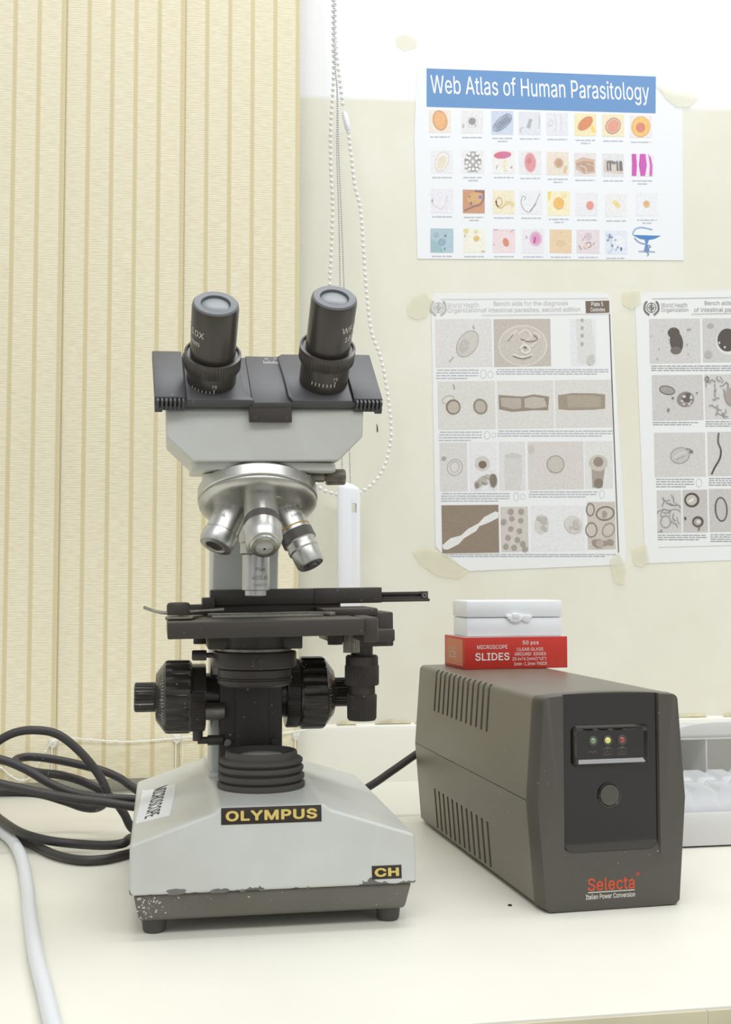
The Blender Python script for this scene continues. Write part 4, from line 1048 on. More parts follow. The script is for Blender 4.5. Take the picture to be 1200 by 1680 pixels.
pk((612, 142, 706, 312), (226, 228, 230), ('p', [(634, 141), (690, 141), (704, 262), (690, 308), (640, 300)], (218, 217, 214)), *[('e', 656, q, 6, 7, 0, (172, 168, 162)) for q in (146, 174, 202, 232)], ('e', 688, 290, 14, 20, 20, (198, 196, 190)))
pk((129, 369, 338, 545), (216, 213, 207), ('o', 168, 436, 22, 14, -20, 3, (168, 162, 152)), ('e', 186, 462, 27, 28, 0, (126, 114, 100)), ('e', 187, 463, 21, 22, 0, (184, 174, 160)), ('e', 285, 460, 26, 29, -20, (140, 128, 112)), ('e', 285, 461, 19, 22, -20, (182, 172, 158)), ('l', [(186, 380), (192, 398)], 2.5, (120, 116, 110)))
pk((345, 367, 551, 542), (216, 213, 207), ('p', [(351, 418), (440, 424), (480, 416), (536, 424), (532, 474), (480, 474), (400, 480), (353, 470)], (140, 128, 112)), ('p', [(358, 428), (434, 430), (434, 466), (402, 470), (362, 460)], (176, 166, 152)), ('p', [(446, 432), (476, 424), (518, 430), (528, 462), (480, 468), (446, 464)], (186, 177, 164)))
pk((556, 364, 764, 538), (216, 213, 207), ('p', [(568, 418), (592, 416), (620, 411), (700, 412), (740, 416), (740, 468), (700, 472), (612, 474), (570, 470)], (150, 138, 120)), ('p', [(600, 420), (690, 420), (724, 426), (724, 460), (690, 464), (604, 464)], (166, 154, 136)))
pk((136, 592, 236, 770), (214, 211, 206), ('o', 192, 682, 27, 30, 20, 3, (166, 160, 150)), ('o', 192, 680, 16, 20, 10, 3, (184, 178, 168)), ('e', 152, 650, 9, 8, 0, (166, 158, 148)))
pk((244, 591, 344, 768), (228, 229, 229), ('e', 292, 668, 28, 28, 0, (206, 200, 192)), ('e', 293, 672, 15, 14, 0, (112, 98, 84)), *blobs(12, 262, 700, 344, 766, 16, 6, 13, (178, 170, 160)), ('e', 332, 730, 13, 24, 0, (122, 110, 96)), ('e', 272, 748, 7, 10, 0, (134, 122, 108)))
pk((352, 589, 448, 766), (221, 220, 217), ('p', [(376, 640), (400, 630), (436, 640), (438, 690), (432, 764), (378, 764), (370, 690)], (210, 208, 203)), ('e', 404, 640, 30, 10, 0, (200, 197, 192)))
pk((457, 589, 660, 764), (212, 207, 201), ('e', 470, 616, 12, 16, 0, (196, 190, 182)), ('e', 559, 671, 33, 33, 0, (160, 150, 138)), ('e', 559, 671, 29, 29, 0, (197, 188, 177)))
pk((665, 587, 766, 760), (222, 220, 216), ('p', [(690, 680), (740, 680), (730, 756), (694, 756)], (160, 150, 138)), ('e', 715, 666, 34, 30, 0, (196, 188, 176)), ('e', 715, 662, 18, 18, 0, (140, 126, 112)), ('e', 716, 740, 16, 18, 0, (124, 112, 96)))
pk((143, 820, 351, 996), (136, 118, 100), ('p', [(150, 980), (146, 966), (176, 940), (214, 930), (240, 906), (278, 886), (300, 862), (340, 842), (351, 846), (350, 866), (310, 886), (282, 896), (270, 914), (226, 940), (206, 962), (166, 982)], (228, 227, 224)))
pk((358, 826, 458, 990), (204, 198, 190), *[('e', a, b, 10, 10, 0, (158, 148, 136)) for a, b in [(400, 870), (432, 876), (396, 906), (428, 914), (386, 938), (420, 946), (378, 970), (408, 974), (440, 960), (448, 980), (434, 842), (370, 880), (396, 842)]])
pk((469, 822, 664, 988), (228, 228, 228), ('e', 508, 890, 26, 36, 10, (208, 204, 198)), *blobs(5, 484, 858, 534, 924, 9, 6, 10, (186, 181, 174)), ('e', 624, 890, 34, 30, 30, (211, 207, 201)), *blobs(6, 592, 862, 658, 920, 9, 6, 10, (190, 185, 178)))
pk((674, 808, 776, 982), (198, 190, 180), ('o', 740, 850, 32, 24, -10, 6, (122, 108, 94)), ('o', 690, 910, 20, 26, 0, 5, (132, 118, 102)), ('o', 686, 836, 14, 22, 0, 5, (132, 118, 104)), ('o', 752, 910, 20, 26, 30, 4, (150, 138, 124)), *blobs(7, 684, 940, 774, 978, 8, 9, 14, (150, 138, 126)), ('e', 720, 960, 14, 14, 0, (182, 164, 148)), *blobs(8, 720, 836, 764, 868, 5, 5, 9, (160, 148, 134)))
CR = []
for x0, x1, ys in [(124, 278, (326, 336, 346, 356)), (342, 752, (324, 332, 340)), (134, 290, (552, 562, 572, 582)), (348, 768, (548, 557, 566)), (142, 392, (776, 785, 794, 803)), (462, 712, (770, 779, 788)), (152, 780, (998, 1005))]:
    CR += [(x0 + (0 if i else 4), x1 - (40 if i == len(ys) - 1 else 0), y) for i, y in enumerate(ys)]
B.lines(CR, (176, 180, 186), seed=5, th=3.2)
for q in [('o', 296, 342, 10, 16, 0, 1.6, (180, 184, 188)), ('o', 322, 344, 10, 12, 0, 1.6, (190, 194, 196)), ('o', 310, 565, 10, 14, 0, 1.6, (180, 184, 188)), ('o', 334, 565, 7, 9, 0, 1.6, (180, 184, 188)), ('o', 416, 789, 9, 15, 0, 1.6, (180, 184, 188)), ('o', 440, 789, 8, 10, 0, 1.6, (190, 194, 196)), ('o', 728, 780, 9, 15, 0, 1.6, (180, 184, 188))]:
    B.pic('scale_symbol', [q])
B.pic('copy_edge_line', [('l', [(756, 122), (772, 560), (789, 992)], 4.5, (120, 116, 112))])

Cc = Sheet('parasite_poster', 'grey microscopy photo sheet cut off by the right frame edge', (1192, 702), math.radians(2.9), 2.2222, (660, 460), fade=0.1)
_r = [Cc.uv(848, 44), Cc.uv(886, 1032)]
Cc.paper([(848, 46), (1524, 30), (1562, 1006), (886, 1032)], M_COPY)
HC2 = (150, 148, 146)
emblem(Cc, 909, 100, 27, (128, 124, 120))
Cc.pic('heading_lettering', [('t', 992, 91, 100, 17, 'World Health', 0.0, HC2), ('t', 994, 110, 104, 18, 'Organization', 0.0, HC2), ('t', 1230, 84, 270, 20, 'Bench aids for the diagnosis', 0.0, HC2), ('t', 1234, 108, 360, 20, 'of intestinal parasites, second edition', 0.0, HC2), ('l', [(910, 68), (1516, 58)], 2, (176, 176, 174)), ('l', [(1054, 124), (1516, 114)], 2, (176, 176, 174))])
g3 = (208, 206, 203)
pk3 = lambda r, bg, *ex: Cc.pic('specimen_picture', [('p', [(r[0], r[1]), (r[2], r[1] - (r[2] - r[0]) * .008), (r[2] + 3, r[3] - (r[2] - r[0]) * .016), (r[0] + 3, r[3])], bg)] + list(ex))
dk = (86, 80, 74)
pk3((900, 141, 1086, 304), g3, ('e', 990, 192, 22, 20, 0, dk), ('e', 1000, 226, 24, 40, -8, dk), ('e', 998, 256, 20, 14, 0, (112, 104, 98)), ('l', [(970, 184), (982, 182)], 3, (110, 104, 98)), *blobs(21, 905, 146, 1082, 300, 12, 1.5, 3.5, (160, 156, 152)))
pk3((1094, 139, 1290, 300), (204, 202, 198), ('e', 1188, 224, 44, 48, 0, (226, 224, 220)), ('e', 1186, 218, 37, 42, 0, (80, 74, 68)), ('e', 1156, 228, 4, 5, 0, (196, 190, 184)), ('e', 1176, 244, 4, 5, 0, (196, 190, 184)), ('e', 1124, 166, 12, 9, 0, (176, 172, 168)), ('e', 1116, 270, 14, 14, 0, (182, 178, 174)))
pk3((910, 346, 1096, 512), (204, 202, 198), ('e', 966, 401, 30, 17, 12, (110, 104, 98)), ('e', 966, 401, 26, 13, 12, (160, 154, 148)), ('e', 1033, 434, 32, 28, -15, (140, 134, 128)), ('e', 1040, 428, 20, 17, 0, (96, 90, 86)), *blobs(22, 1008, 410, 1062, 460, 7, 4, 7, (206, 202, 198)), ('e', 986, 430, 4, 4, 0, (100, 96, 92)), ('e', 970, 473, 5, 6, 0, (130, 126, 122)), ('e', 1074, 411, 3, 3, 0, (110, 106, 100)))
pk3((1102, 343, 1300, 508), (210, 208, 205), *squig(31, 1106, 348, 1190, 500, 18, 4, (150, 146, 142), .35), ('e', 1200, 424, 24, 32, 0, (166, 154, 148)), ('o', 1110, 360, 7, 8, 0, 3, (120, 116, 112)))
pk3((918, 556, 1104, 718), (208, 206, 203), ('e', 1013, 639, 37, 31, -14, (166, 162, 158)), ('e', 1013, 639, 32, 26, -14, (196, 193, 189)), ('l', [(992, 648), (1010, 634), (1034, 626)], 5, (212, 210, 206)), ('l', [(996, 656), (1014, 646), (1030, 640)], 2.5, (150, 146, 142)), ('l', [(1036, 614), (1048, 616), (1058, 626)], 4, (130, 126, 122)), ('e', 1054, 625, 7, 6, 0, (120, 116, 112)))
pk3((1112, 553, 1300, 714), (206, 204, 200), ('l', [(1154, 556), (1152, 590), (1162, 620), (1158, 650), (1140, 682), (1128, 708)], 7, (78, 74, 70)), ('l', [(1154, 556), (1152, 590), (1162, 620)], 2, (130, 126, 122)))
pk3((928, 766, 1017, 922), (206, 204, 200), *squig(33, 930, 770, 1014, 918, 16, 2.6, (132, 128, 124), .4), ('o', 960, 880, 18, 22, 0, 2.5, (140, 136, 132)))
pk3((1022, 764, 1112, 920), (196, 192, 188), ('e', 1056, 801, 28, 27, 0, (84, 76, 68)), ('e', 1055, 801, 20, 19, 0, (196, 188, 178)), ('l', [(1046, 808), (1062, 796)], 8, (230, 228, 224)), ('e', 1078, 880, 21, 20, 0, (84, 76, 68)), ('e', 1077, 881, 14, 13, 0, (170, 160, 150)), ('e', 1080, 880, 8, 7, 0, (220, 216, 210)), ('l', [(1084, 900), (1080, 912)], 5, (110, 104, 96)), ('e', 1032, 868, 4, 6, 0, (80, 76, 72)))
pk3((1118, 761, 1300, 918), (198, 195, 191), ('o', 1163, 835, 21, 43, -4, 6, (92, 86, 80)), ('e', 1163, 835, 18, 40, -4, (192, 188, 183)), ('o', 1240, 840, 24, 34, 0, 6, (110, 104, 98)))
CR = []
for x0, x1, ys in [(908, 1290, (311, 319, 327)), (914, 1084, (517, 525)), (1106, 1300, (514, 522, 530)), (926, 1064, (724, 733, 742, 751)), (1118, 1300, (721, 729, 737, 745)), (932, 1112, (928, 936, 944)), (1124, 1300, (926, 934, 942, 950))]:
    CR += [(x0, x1 - (30 if i == len(ys) - 1 else 0), y) for i, y in enumerate(ys)]
Cc.lines(CR, (150, 152, 154), seed=6, th=3.0)
Cc.pic('foot_rule', [('l', [(934, 974), (1540, 958)], 1.8, (180, 180, 178)), ('o', 1082, 738, 10, 15, 0, 1.6, (186, 188, 190))])


def tape(name, pts, label, y=0.9, curl=0.0):
    q = [at(a, b, WALL) for a, b in pts]
    c = sum(q, Vector()) / len(q)
    mb = MB().prism([(p.x - c.x, p.z - c.z) for p in q], 'y', -0.18, 0.0)
    o = mb.build(name, M_TAPE, smooth=0)
    o.location = Vector((c.x, WALL - y, c.z + TT)) * MM
    return tag(o, label, 'tape', 'tape scraps on the wall')


tape('tape_scrap', [(668, 505), (676, 486), (698, 478), (712, 494), (700, 520), (684, 525), (670, 518)], 'curled yellow tape scrap at the plate-tag sheet\'s upper left corner', 1.0)
tape('tape_scrap', [(676, 905), (700, 898), (738, 912), (768, 938), (752, 950), (716, 944), (690, 926)], 'yellowed tape torn at the plate-tag sheet\'s lower left corner', 1.0)
tape('tape_scrap', [(1000, 918), (1016, 906), (1028, 932), (1024, 960), (1008, 956)], 'yellowed tape scrap at the plate-tag sheet\'s lower right corner', 1.4)
tape('tape_scrap', [(1020, 478), (1050, 474), (1052, 498), (1036, 508), (1022, 500)], 'yellowed tape at the upper left corner of the grey sheet', 1.4)
tape('tape_scrap', [(1036, 900), (1060, 892), (1066, 920), (1052, 930), (1040, 926)], 'yellowed tape at the lower left corner of the grey sheet', 1.4)
tape('tape_scrap', [(1076, 140), (1108, 150), (1150, 158), (1130, 176), (1110, 176), (1094, 164)], 'white curled tape by the upper right corner of the atlas chart', 1.4)
p = at(620, 704, WALL)
tape('tape_scrap', [(648, 60), (668, 56), (686, 66), (684, 78), (664, 84), (650, 76)], 'stray tape smudge high on the bare wall left of the atlas chart', 0.4)
tag(MB().prism([(p.x - 1.2, p.z + 6 + TT), (p.x - .1, p.z + 3 + TT), (p.x + .4, p.z - 3 + TT), (p.x - .9, p.z - 3 + TT)], 'y', WALL - 0.6, WALL - 0.1).build('paint_fleck', M_DARK, smooth=0), 'tiny dark fleck stuck on the wall right of the eyepieces', 'fleck')

# ------------------------------------------------------------------ the microscope
SX, SY = 73.0, 735.0
ms = thing('microscope', 'grey and black binocular microscope with four objectives standing on the table', 'microscope', (SX, SY, TT))
HEAD = Matrix.Translation((-4, 80, 300)) @ Matrix.Rotation(math.radians(2.3), 4, 'Z') @ Matrix.Rotation(math.radians(-1.3), 4, 'Y') @ Matrix.Translation((4, -80, -300))
HOUSE = Matrix.Translation((-4, 80, 300)) @ Matrix.Rotation(math.radians(-1.3), 4, 'Y') @ Matrix.Translation((4, -80, -300))
STG = Matrix.Translation((-4, 0, 190)) @ Matrix.Rotation(math.radians(-0.8), 4, 'Y') @ Matrix.Translation((4, 0, -190))
XO, YO = -5.5, 80.0                                              # optical axis

# base: cover, skirt, feet
mb = MB()
prof = [(-90.5, 27), (90, 27), (90, 57), (35.5, 74.2), (31.5, 77.5), (-35.5, 77.5), (-38.5, 74.4), (-90.5, 57)]


def yfront(z):
    return 0.2 + (z - 27) * 0.16


rows = [[(x, yfront(z), z) for x, z in prof],
        [(x * (1 if abs(x) < 80 else 1.0), 232, z) for x, z in prof]]
mb.loft(rows)
t = bmesh.new()
o = mb.build('base_cover', M_ENAMEL, ms)
md = o.modifiers.new('soft_edges', 'BEVEL'); md.width = 0.0022; md.segments = 3; md.limit_method = 'ANGLE'; md.angle_limit = math.radians(12); md.harden_normals = True
mb = MB()
low = [(-84.5, 8), (84, 8), (84, 226), (-84.5, 226)]
hi = [(-88, 2.5), (87.5, 2.5), (87.5, 229), (-88, 229)]
mb.loft([[(x, y, 9.5) for x, y in low], [(x, y, 27.2) for x, y in hi]])
o = mb.build('base_skirt', M_SKIRT, ms)
md = o.modifiers.new('soft_edges', 'BEVEL'); md.width = 0.0025; md.segments = 3; md.limit_method = 'ANGLE'
for fx in (-75, 75):
    for fy in (20, 208):
        MB().lathe([(0, 0), (6.2, 0), (7.2, 1.2), (8.2, 10), (0, 10)], (fx, fy, 0), seg=28).build('foot', M_RUB, ms)

# white specks rubbed onto the skirt's front left corner
rs_ = random.Random(11)
mb = MB()
for _ in range(70):
    fx = -86 + abs(rs_.gauss(0, 9)); z = rs_.uniform(11, 26)
    if fx > -55:
        continue
    y = 8 + (2.5 - 8) * (z - 9.5) / 17.7 - 0.06
    q = rs_.choice([.25, .35, .5, .8]); n = 5
    a0 = rs_.uniform(0, 6)
    pts = [(fx + q * rs_.uniform(.5, 1) * math.cos(a0 + 6.283 * k / n), y + 0.31 * -q * .6 * math.sin(a0 + 6.283 * k / n), z + q * rs_.uniform(.6, 1) * math.sin(a0 + 6.283 * k / n)) for k in range(n)]
    mb.raw(pts, [tuple(range(n))])
o = mb.build('paint_specks', ink((208, 206, 198)), ms, smooth=0)
o['kind'] = 'stuff'

# patches where the enamel has flaked off above the skirt
for cx, cz, sx_, sz_, sd in [(-62, 28.6, 7.5, 2.4, 1), (-36, 28.0, 6.5, 1.6, 2), (-21, 27.6, 2.2, .9, 3), (-9, 27.6, 2.6, .7, 4), (20, 27.5, 1.2, .6, 5)]:
    q = random.Random(sd)
    ring = []
    for k in range(16):
        a_ = 2 * math.pi * k / 16
        r_ = q.uniform(.65, 1.0)
        ring.append((cx + sx_ * r_ * math.cos(a_), max(26.9, cz + sz_ * r_ * math.sin(a_))))
    o = MB().raw([(x, yfront(z) - 0.07, z) for x, z in ring], [tuple(range(16))]).build('paint_chip', mat('bare_metal_grey', (112, 112, 108), .6, mottled=.2, mscale=300), ms, smooth=0)

# stickers
sl = math.atan(0.16)
nf = Vector((0, -math.cos(sl), math.sin(sl)))
upf = Vector((0, math.sin(sl), math.cos(sl)))


def sticker(name, x0, x1, z0, z1, body, w, h, bold, m_bg, m_tx, lab):
    zc = (z0 + z1) / 2
    c = Vector(((x0 + x1) / 2, yfront(zc), zc)) + nf * 0.02
    fr = Matrix(((1, 0, 0, c.x), (0, upf.y, -nf.y, c.y), (0, upf.z, -nf.z, c.z), (0, 0, 0, 1)))
    mb = MB()
    mb.box(-(x1 - x0) / 2, (x1 - x0) / 2, -(z1 - z0) / 2, (z1 - z0) / 2, -0.35, 0.1, 0.1, xf=fr @ Matrix.Rotation(math.radians(-1.0 * 0), 4, 'Z'))
    o = mb.build(name, m_bg, ms)
    o['label'] = lab
    g = glyphs(body, w, h, bold, 0.12)
    place(g, c + nf * 0.36, (1, 0, 0), upf)
    MB().merge(g).build('lettering', m_tx, o, smooth=0)


sticker('name_plate', -34.3, 29.3, 67, 77.3, 'OLYMPUS', 58, 6.4, 0.036, M_STICK, M_GOLD, 'black sticker with gold lettering')
sticker('model_plate', 61, 80.2, 30.6, 38.8, 'CH', 15.8, 5.4, 0.04, M_STICK, M_GOLD, 'small black sticker with two gold letters')
# MICROSCOPE label lying on the left slope
wa, wb_ = Vector((-90.5, 0, 57)), Vector((-38.5, 0, 74.4))
rs = (wb_ - wa).normalized()
nl = Vector((-rs.z, 0, rs.x))
ly = (Vector((0, 1, 0)) + rs * 0.064).normalized()
lx = ly.cross(nl)
fr = Matrix(((rs.x, 0, nl.x, wa.x), (rs.y, 1, nl.y, wa.y), (rs.z, 0, nl.z, wa.z), (0, 0, 0, 1)))
mb = MB()
mb.prism([(5.5, 184), (8, 176), (31.5, 157), (30.5, 120), (26, 50), (22, 53), (2.6, 64)], 'z', -0.1, 0.25, xf=fr)
o = mb.build('paper_label', M_COPY, ms, smooth=0)
o['label'] = 'white paper label on the left slope of the base'
g = glyphs('MICROSCOPE', 99, 10.5, 0.008, 0.1)
place(g, wa + rs * 16.8 + Vector((0, 117, 0)) + nl * 0.26, -ly, lx)
MB().merge(g).build('lettering', ink((70, 68, 64)), o, smooth=0)

# light outlet with ridged collar
mb = MB()
lc = (-3.0, YO, 77.3)
prof = [(0, 0), (30, 0), (30.4, 1), (30.4, 3.4), (29.6, 4), (27, 4.4), (27, 5.6), (29.6, 6), (30, 6.8), (30, 8.8), (29, 9.6), (26.6, 10), (26.6, 11.2), (28.8, 11.6), (29.4, 12.4), (29.4, 14.2), (28.6, 15), (26.2, 15.4), (26.2, 16.4), (28.2, 16.8), (28.8, 17.6), (28.8, 19.4), (27.8, 20.2), (25.2, 20.6), (24.8, 24.4), (24.2, 25), (22.8, 25), (22.6, 21), (21.5, 18), (0, 18)]
col = mb.lathe(prof, lc, seg=64).build('light_outlet', M_RUB, ms)
mb = MB()
mb.lathe([(21.6, 17.5), (20, 20), (14, 22.4), (7, 23.4), (0, 23.6)], lc, seg=40)
mb.build('lens', M_FROST, col)

# arm: column, nose
mb = MB()
mb.prism([(128, 77), (128, 205), (124, 236), (108, 268), (90, 276), (90, 293), (176, 293), (186, 270), (186, 77)], 'x', -36, 13, bev=3)
mb.lathe([(0, 276), (36, 276), (39, 279), (39, 293), (0, 293)], (XO - 1, YO - 4, 0), seg=56)
mb.build('arm', M_ENAMEL, ms)
mb = MB()
mb.box(-38, 20, 120, 200, 77, 80.5, 1.2)
mb.build('arm_foot', M_ENAMEL, ms)
mb = MB()
mb.box(-30.5, 15, 113, 128.5, 77.5, 158, 1)
mb.box(-19, 4.5, 111.4, 114, 77.5, 157, 0.5)
blk = mb.build('focus_rail', mat('rail_black', (50, 46, 42), .45, dust=.3), ms)
for sx_ in (-24.5, 9.6):
    mb = MB()
    mb.lathe([(0, 0), (2.9, 0), (2.9, 1), (2.4, 1.5), (0, 1.5)], (sx_, 113, 103.5), (0, -1, 0), seg=20)
    mb.box(sx_ - 2.2, sx_ + 2.2, 111.3, 112, 103.2, 103.8)
    mb.build('screw', M_CHROMD if sx_ < 0 else M_BLK, blk)

# focus knobs
KY = 134.0


def coarse(side, x_hub, zc):
    d = (side, 0, 0)
    o = (x_hub, KY, zc)
    mb = MB()
    if side < 0:
        mb.lathe([(0, -6), (17, -6), (17, 4), (24, 4), (24, 16), (0, 16)], o, d, seg=48)
        q0 = 14
    else:
        mb.lathe([(0, -8), (18, -8), (18, 1), (0, 1)], o, d, seg=48)
        mb.lathe([(0, 0), (24.5, 0, .7), (25.5, 1, .7), (25.5, 9, .7), (24, 11, .7), (0, 11)], o, d, teeth=90)
        q0 = 10
    mb.lathe([(0, q0), (25, q0), (26.5, q0 + 1.5, .2), (26.8, q0 + 3, 1.6), (26.8, q0 + 17, 1.6), (26.2, q0 + 19, .4), (17, q0 + 26), (11, q0 + 26.4), (0, q0 + 26.4)], o, d, teeth=22)
    k = mb.build('coarse_focus_knob', M_BLKG, ms)
    mb = MB()
    mb.lathe([(0, q0 + 26), (10.4, q0 + 26), (10.8, q0 + 27, .2), (10.8, q0 + 28, .9), (10.8, q0 + 40, .9), (10.4, q0 + 41, .3), (9, q0 + 41.6), (0, q0 + 41.2)], o, d, teeth=26)
    mb.build('fine_focus_knob', M_BLKG, k)
    # graduation on the cone
    mb = MB()
    for i in range(60):
        th = 2 * math.pi * i / 60
        r0, r1 = 24.2, (22.6 if i % 5 else 21.0)
        for_r = lambda r, tt: (o[0] + side * (q0 + 19 + (26.2 - r) / (26.2 - 17) * 7 + 0.12), KY + r * math.cos(tt), zc + r * math.sin(tt))
        mb.raw([for_r(r0, th - .006), for_r(r0, th + .006), for_r(r1, th + .006), for_r(r1, th - .006)], [(0, 1, 2, 3)])
    mb.build('graduation', M_WHITEINK, k, smooth=0)


coarse(-1, -36, 134.8)
coarse(1, 19, 136.2)
mb = MB()                                                        # tension knob and its shaft, left front of the column
mb.lathe([(0, 0), (13.2, 0, .6), (14, 1, .6), (14, 10.5, .6), (13.2, 11.5, .6), (0, 11.5)], (-41, 112, 126), (-1, 0, 0), teeth=60)
lk = mb.build('tension_knob', M_BLK, ms)
MB().lathe([(0, 0), (6.2, 0), (6.2, 14), (0, 14)], (-41.2, 112, 126), (1, 0, 0), seg=24).build('shaft', M_CHROMD, lk)
mb = MB()
mb.lathe([(0, 0), (3.6, 0), (3.6, 8), (0, 8)], (-46, 112, 105.5), (0, 0, 1), seg=20)
mb.lathe([(0, 0), (2.6, 0), (2.6, 7), (3.6, 7), (3.6, 18), (0, 18)], (-46, 112, 105.5), (1, 0, 0), seg=20)
mb.build('stop_lever', M_BLK, ms)

# condenser under the stage
mb = MB()
ax = (XO - 2.5, YO, 0)
mb.box(-41, 24, 66, 128, 173, 182.5, 1)
mb.lathe([(0, 170), (23.5, 170), (23.5, 182.5), (0, 182.5)], ax, seg=48)
mb.lathe([(0, 171.5), (26, 171.5), (26, 173.2), (0, 173.2)], ax, seg=48, mi=1)
mb.lathe([(0, 160), (28.6, 160), (29.2, 160.8), (29.2, 170), (28.6, 171), (0, 171)], ax, seg=56)
cd = mb.build('condenser', [M_BLK, M_CHROMD], ms)
mb = MB()
mb.lathe([(0, 147), (22.6, 147), (25.6, 149), (25.6, 151.6), (24.6, 152), (24.6, 153), (25.6, 153.4), (25.6, 158.6), (24, 160.2), (0, 160.2)], ax, seg=56)
mb.lathe([(24.6, 152.0), (26.4, 152.2), (26.4, 153.0), (24.6, 153.2)], ax, seg=56)
mb.build('iris_ring', M_BLK, cd)
mb = MB()
mb.lathe([(0, 0), (1.8, 0), (1.8, 6), (3.4, 6), (3.6, 7), (3.6, 15), (3, 16), (0, 16)], (-35.5, 78, 168.5), (-1, 0, 0), seg=18)
mb.build('clamp_screw', M_BLK, cd)
mb = MB()
mb.lathe([(0, 0), (4.4, 0, .4), (4.4, 8, .4), (0, 8)], (-46, 84, 176), (0, 0, 1), teeth=20)
mb.build('centring_screw', M_BLK, cd)
MB().lathe([(0, 0), (2.6, 0), (2.6, 1), (1.3, 1.2), (0, .6)], (XO - 1, YO - 29, 165), (0, -1, 0), seg=16).build('centring_screw', M_BLK, cd)

# stage
mb = MB()
mb.box(-68.7, 58.5, 14, 146, 183.8, 194.6, 0.8)
mb.box(58, 68.5, 18, 60, 178.6, 195.2, 2.0)
mb.box(66, 71.5, 34, 44, 182.5, 189, 1.2)
mb.box(66, 92.5, 88, 136, 171.5, 196, 1.0)
mb.box(44, 90, 70, 132, 176, 184.5, 1.0)
mb.box(40, 80, 80, 136, 193.8, 199.5, 1.5)
stage = mb.build('stage', M_BLK, ms, STG)
mb = MB()
mb.lathe([(0, 0), (5.2, 0, .5), (5.2, 9, .5), (0, 9)], (46, 62, 175.2), (0, 0, 1), teeth=22)
mb.build('lock_screw', M_BLK, stage, STG)
mb = MB()
mb.lathe([(0, 0), (5.8, 0, .5), (5.8, 12, .5), (0, 12)], (58, 66, 169.2), (0, 0, 1), teeth=22)
o = mb.build('lock_screw', M_CHROMD, stage, STG)
o['label'] = 'worn metal lock screw'
# object guide on the stage
mb = MB()
mb.box(-37, 91, 122, 138, 202.0, 213.6, 0.8)
mb.box(-43, -34, 118, 138, 199.8, 208, 0.6)
mb.box(39.5, 55.5, 121.3, 124, 202.0, 213.7, 0.3)
mb.box(-60, 60, 126, 140, 194.3, 203, 0.6)
og = mb.build('object_guide', M_BLK, ms, STG)
mb = MB()
mb.box(91, 128.5, 125, 129, 202.4, 204.6, 0.3)
mb.box(91, 127, 126.5, 133, 204.4, 206.2, 0.2)
mb.box(91, 127, 126.5, 133, 207.8, 209.8, 0.2)
mb.box(91, 127, 129.5, 133, 204, 209, 0.2)
mb.box(122, 127.5, 126, 133, 204, 210, 0.4)
mb.lathe([(1.0, 0), (1.8, 0), (1.8, .5), (1.0, .5)], (124.6, 126, 207), (0, -1, 0), seg=16, mi=1)
mb.build('guide_rail', [M_BLK, M_CHROMD], og, STG)
mb = MB()
mb.lathe([(0, 0), (7.6, 0, .15), (7.9, 1, .3), (7.9, 6.5, .3), (7.2, 8, .1), (6, 8.6), (0, 8.4)], (-61, 62, 197.6), (0, 0, 1), teeth=30)
mb.build('finger_knob', M_BLK, og, STG)
mb = MB()
mb.tube(catmull([(-84, 64, 203.2), (-76, 60, 200.4), (-68, 60, 199.2), (-52, 66, 199.6), (-30, 74, 200.6)], 6), 1.1, 8)
mb.prism([(-70, 44), (-52, 46), (-50, 66), (-44, 78), (-50, 82), (-60, 70), (-70, 66)], 'z', 195.2, 196.8, 0.3)
mb.prism([(-40, 92), (30, 92), (38, 82), (44, 70), (48, 72), (42, 88), (34, 97), (-40, 97)], 'z', 194.8, 197.4, 0.3)
mb.build('slide_finger', M_CHROMD, og, STG)
# coaxial stage drive hanging at the right
sd0 = (71.0, 97, 0)
mb = MB()
mb.lathe([(0, 164), (8, 164), (8, 173), (0, 173)], sd0, seg=32)
mb.lathe([(0, 158), (11.2, 158), (11.8, 159), (11.8, 165), (10.8, 166.2), (0, 166.2)], sd0, seg=40)
mb.lathe([(0, 136), (9.6, 136), (9.6, 146), (0, 146)], sd0, seg=32)
sdr = mb.build('stage_drive', M_BLK, ms)
MB().lathe([(0, 144.6), (11.8, 144.6, .4), (12.4, 145.6, .5), (12.4, 158, .5), (11.8, 159.4, .4), (0, 159.4)], sd0, teeth=48).build('upper_knob', M_BLK, sdr)
MB().lathe([(0, 119.4), (9.6, 119.4, .3), (10.6, 121, .5), (10.9, 137, .5), (10.4, 138, .4), (0, 138)], sd0, teeth=44).build('lower_knob', M_BLK, sdr)

# revolving nosepiece and objectives
AL = math.radians(22.5)
AZ = 309.0
NP = Vector((XO - 2, YO, AZ))
nd = Vector((0, -math.sin(AL), -math.cos(AL)))
mb = MB()
mb.lathe([(0, 21), (30, 21), (36, 24), (40.8, 28.5), (41.4, 29.2), (41.4, 36.2), (40.6, 37), (39.6, 37.2), (39.6, 38.2), (40.6, 38.6), (40.8, 39.6), (39.6, 41.2), (36, 43), (28, 44.6), (16, 45.8), (0, 46.4)], NP, nd, seg=72)
npc = mb.build('nosepiece', M_CHROME, ms)
side_ax = Vector((1, 0, 0))


def objdir(ph):
    """direction of an objective: the nosepiece axis tipped by AL towards phase ph (0 = right, 90 = front)"""
    t = nd.cross(side_ax).normalized()                           # along the disc, in the symmetry plane
    if t.y > 0:
        t = -t
    e = side_ax * math.cos(ph) + t * math.sin(ph)
    return (nd * math.cos(AL) + e * math.sin(AL)).normalized()


def objective(ph, prof, extra, r_text=None, label=None):
    d = objdir(math.radians(ph))
    mb = MB()
    mb.lathe(prof, NP, d, seg=48)
    o = mb.build('objective', M_CHROME, ms)
    if label:
        o['label'] = label
    for nm, pr, m, th in extra:
        MB().lathe(pr, NP, d, seg=48, teeth=th).build(nm, m, o)
    return o, d


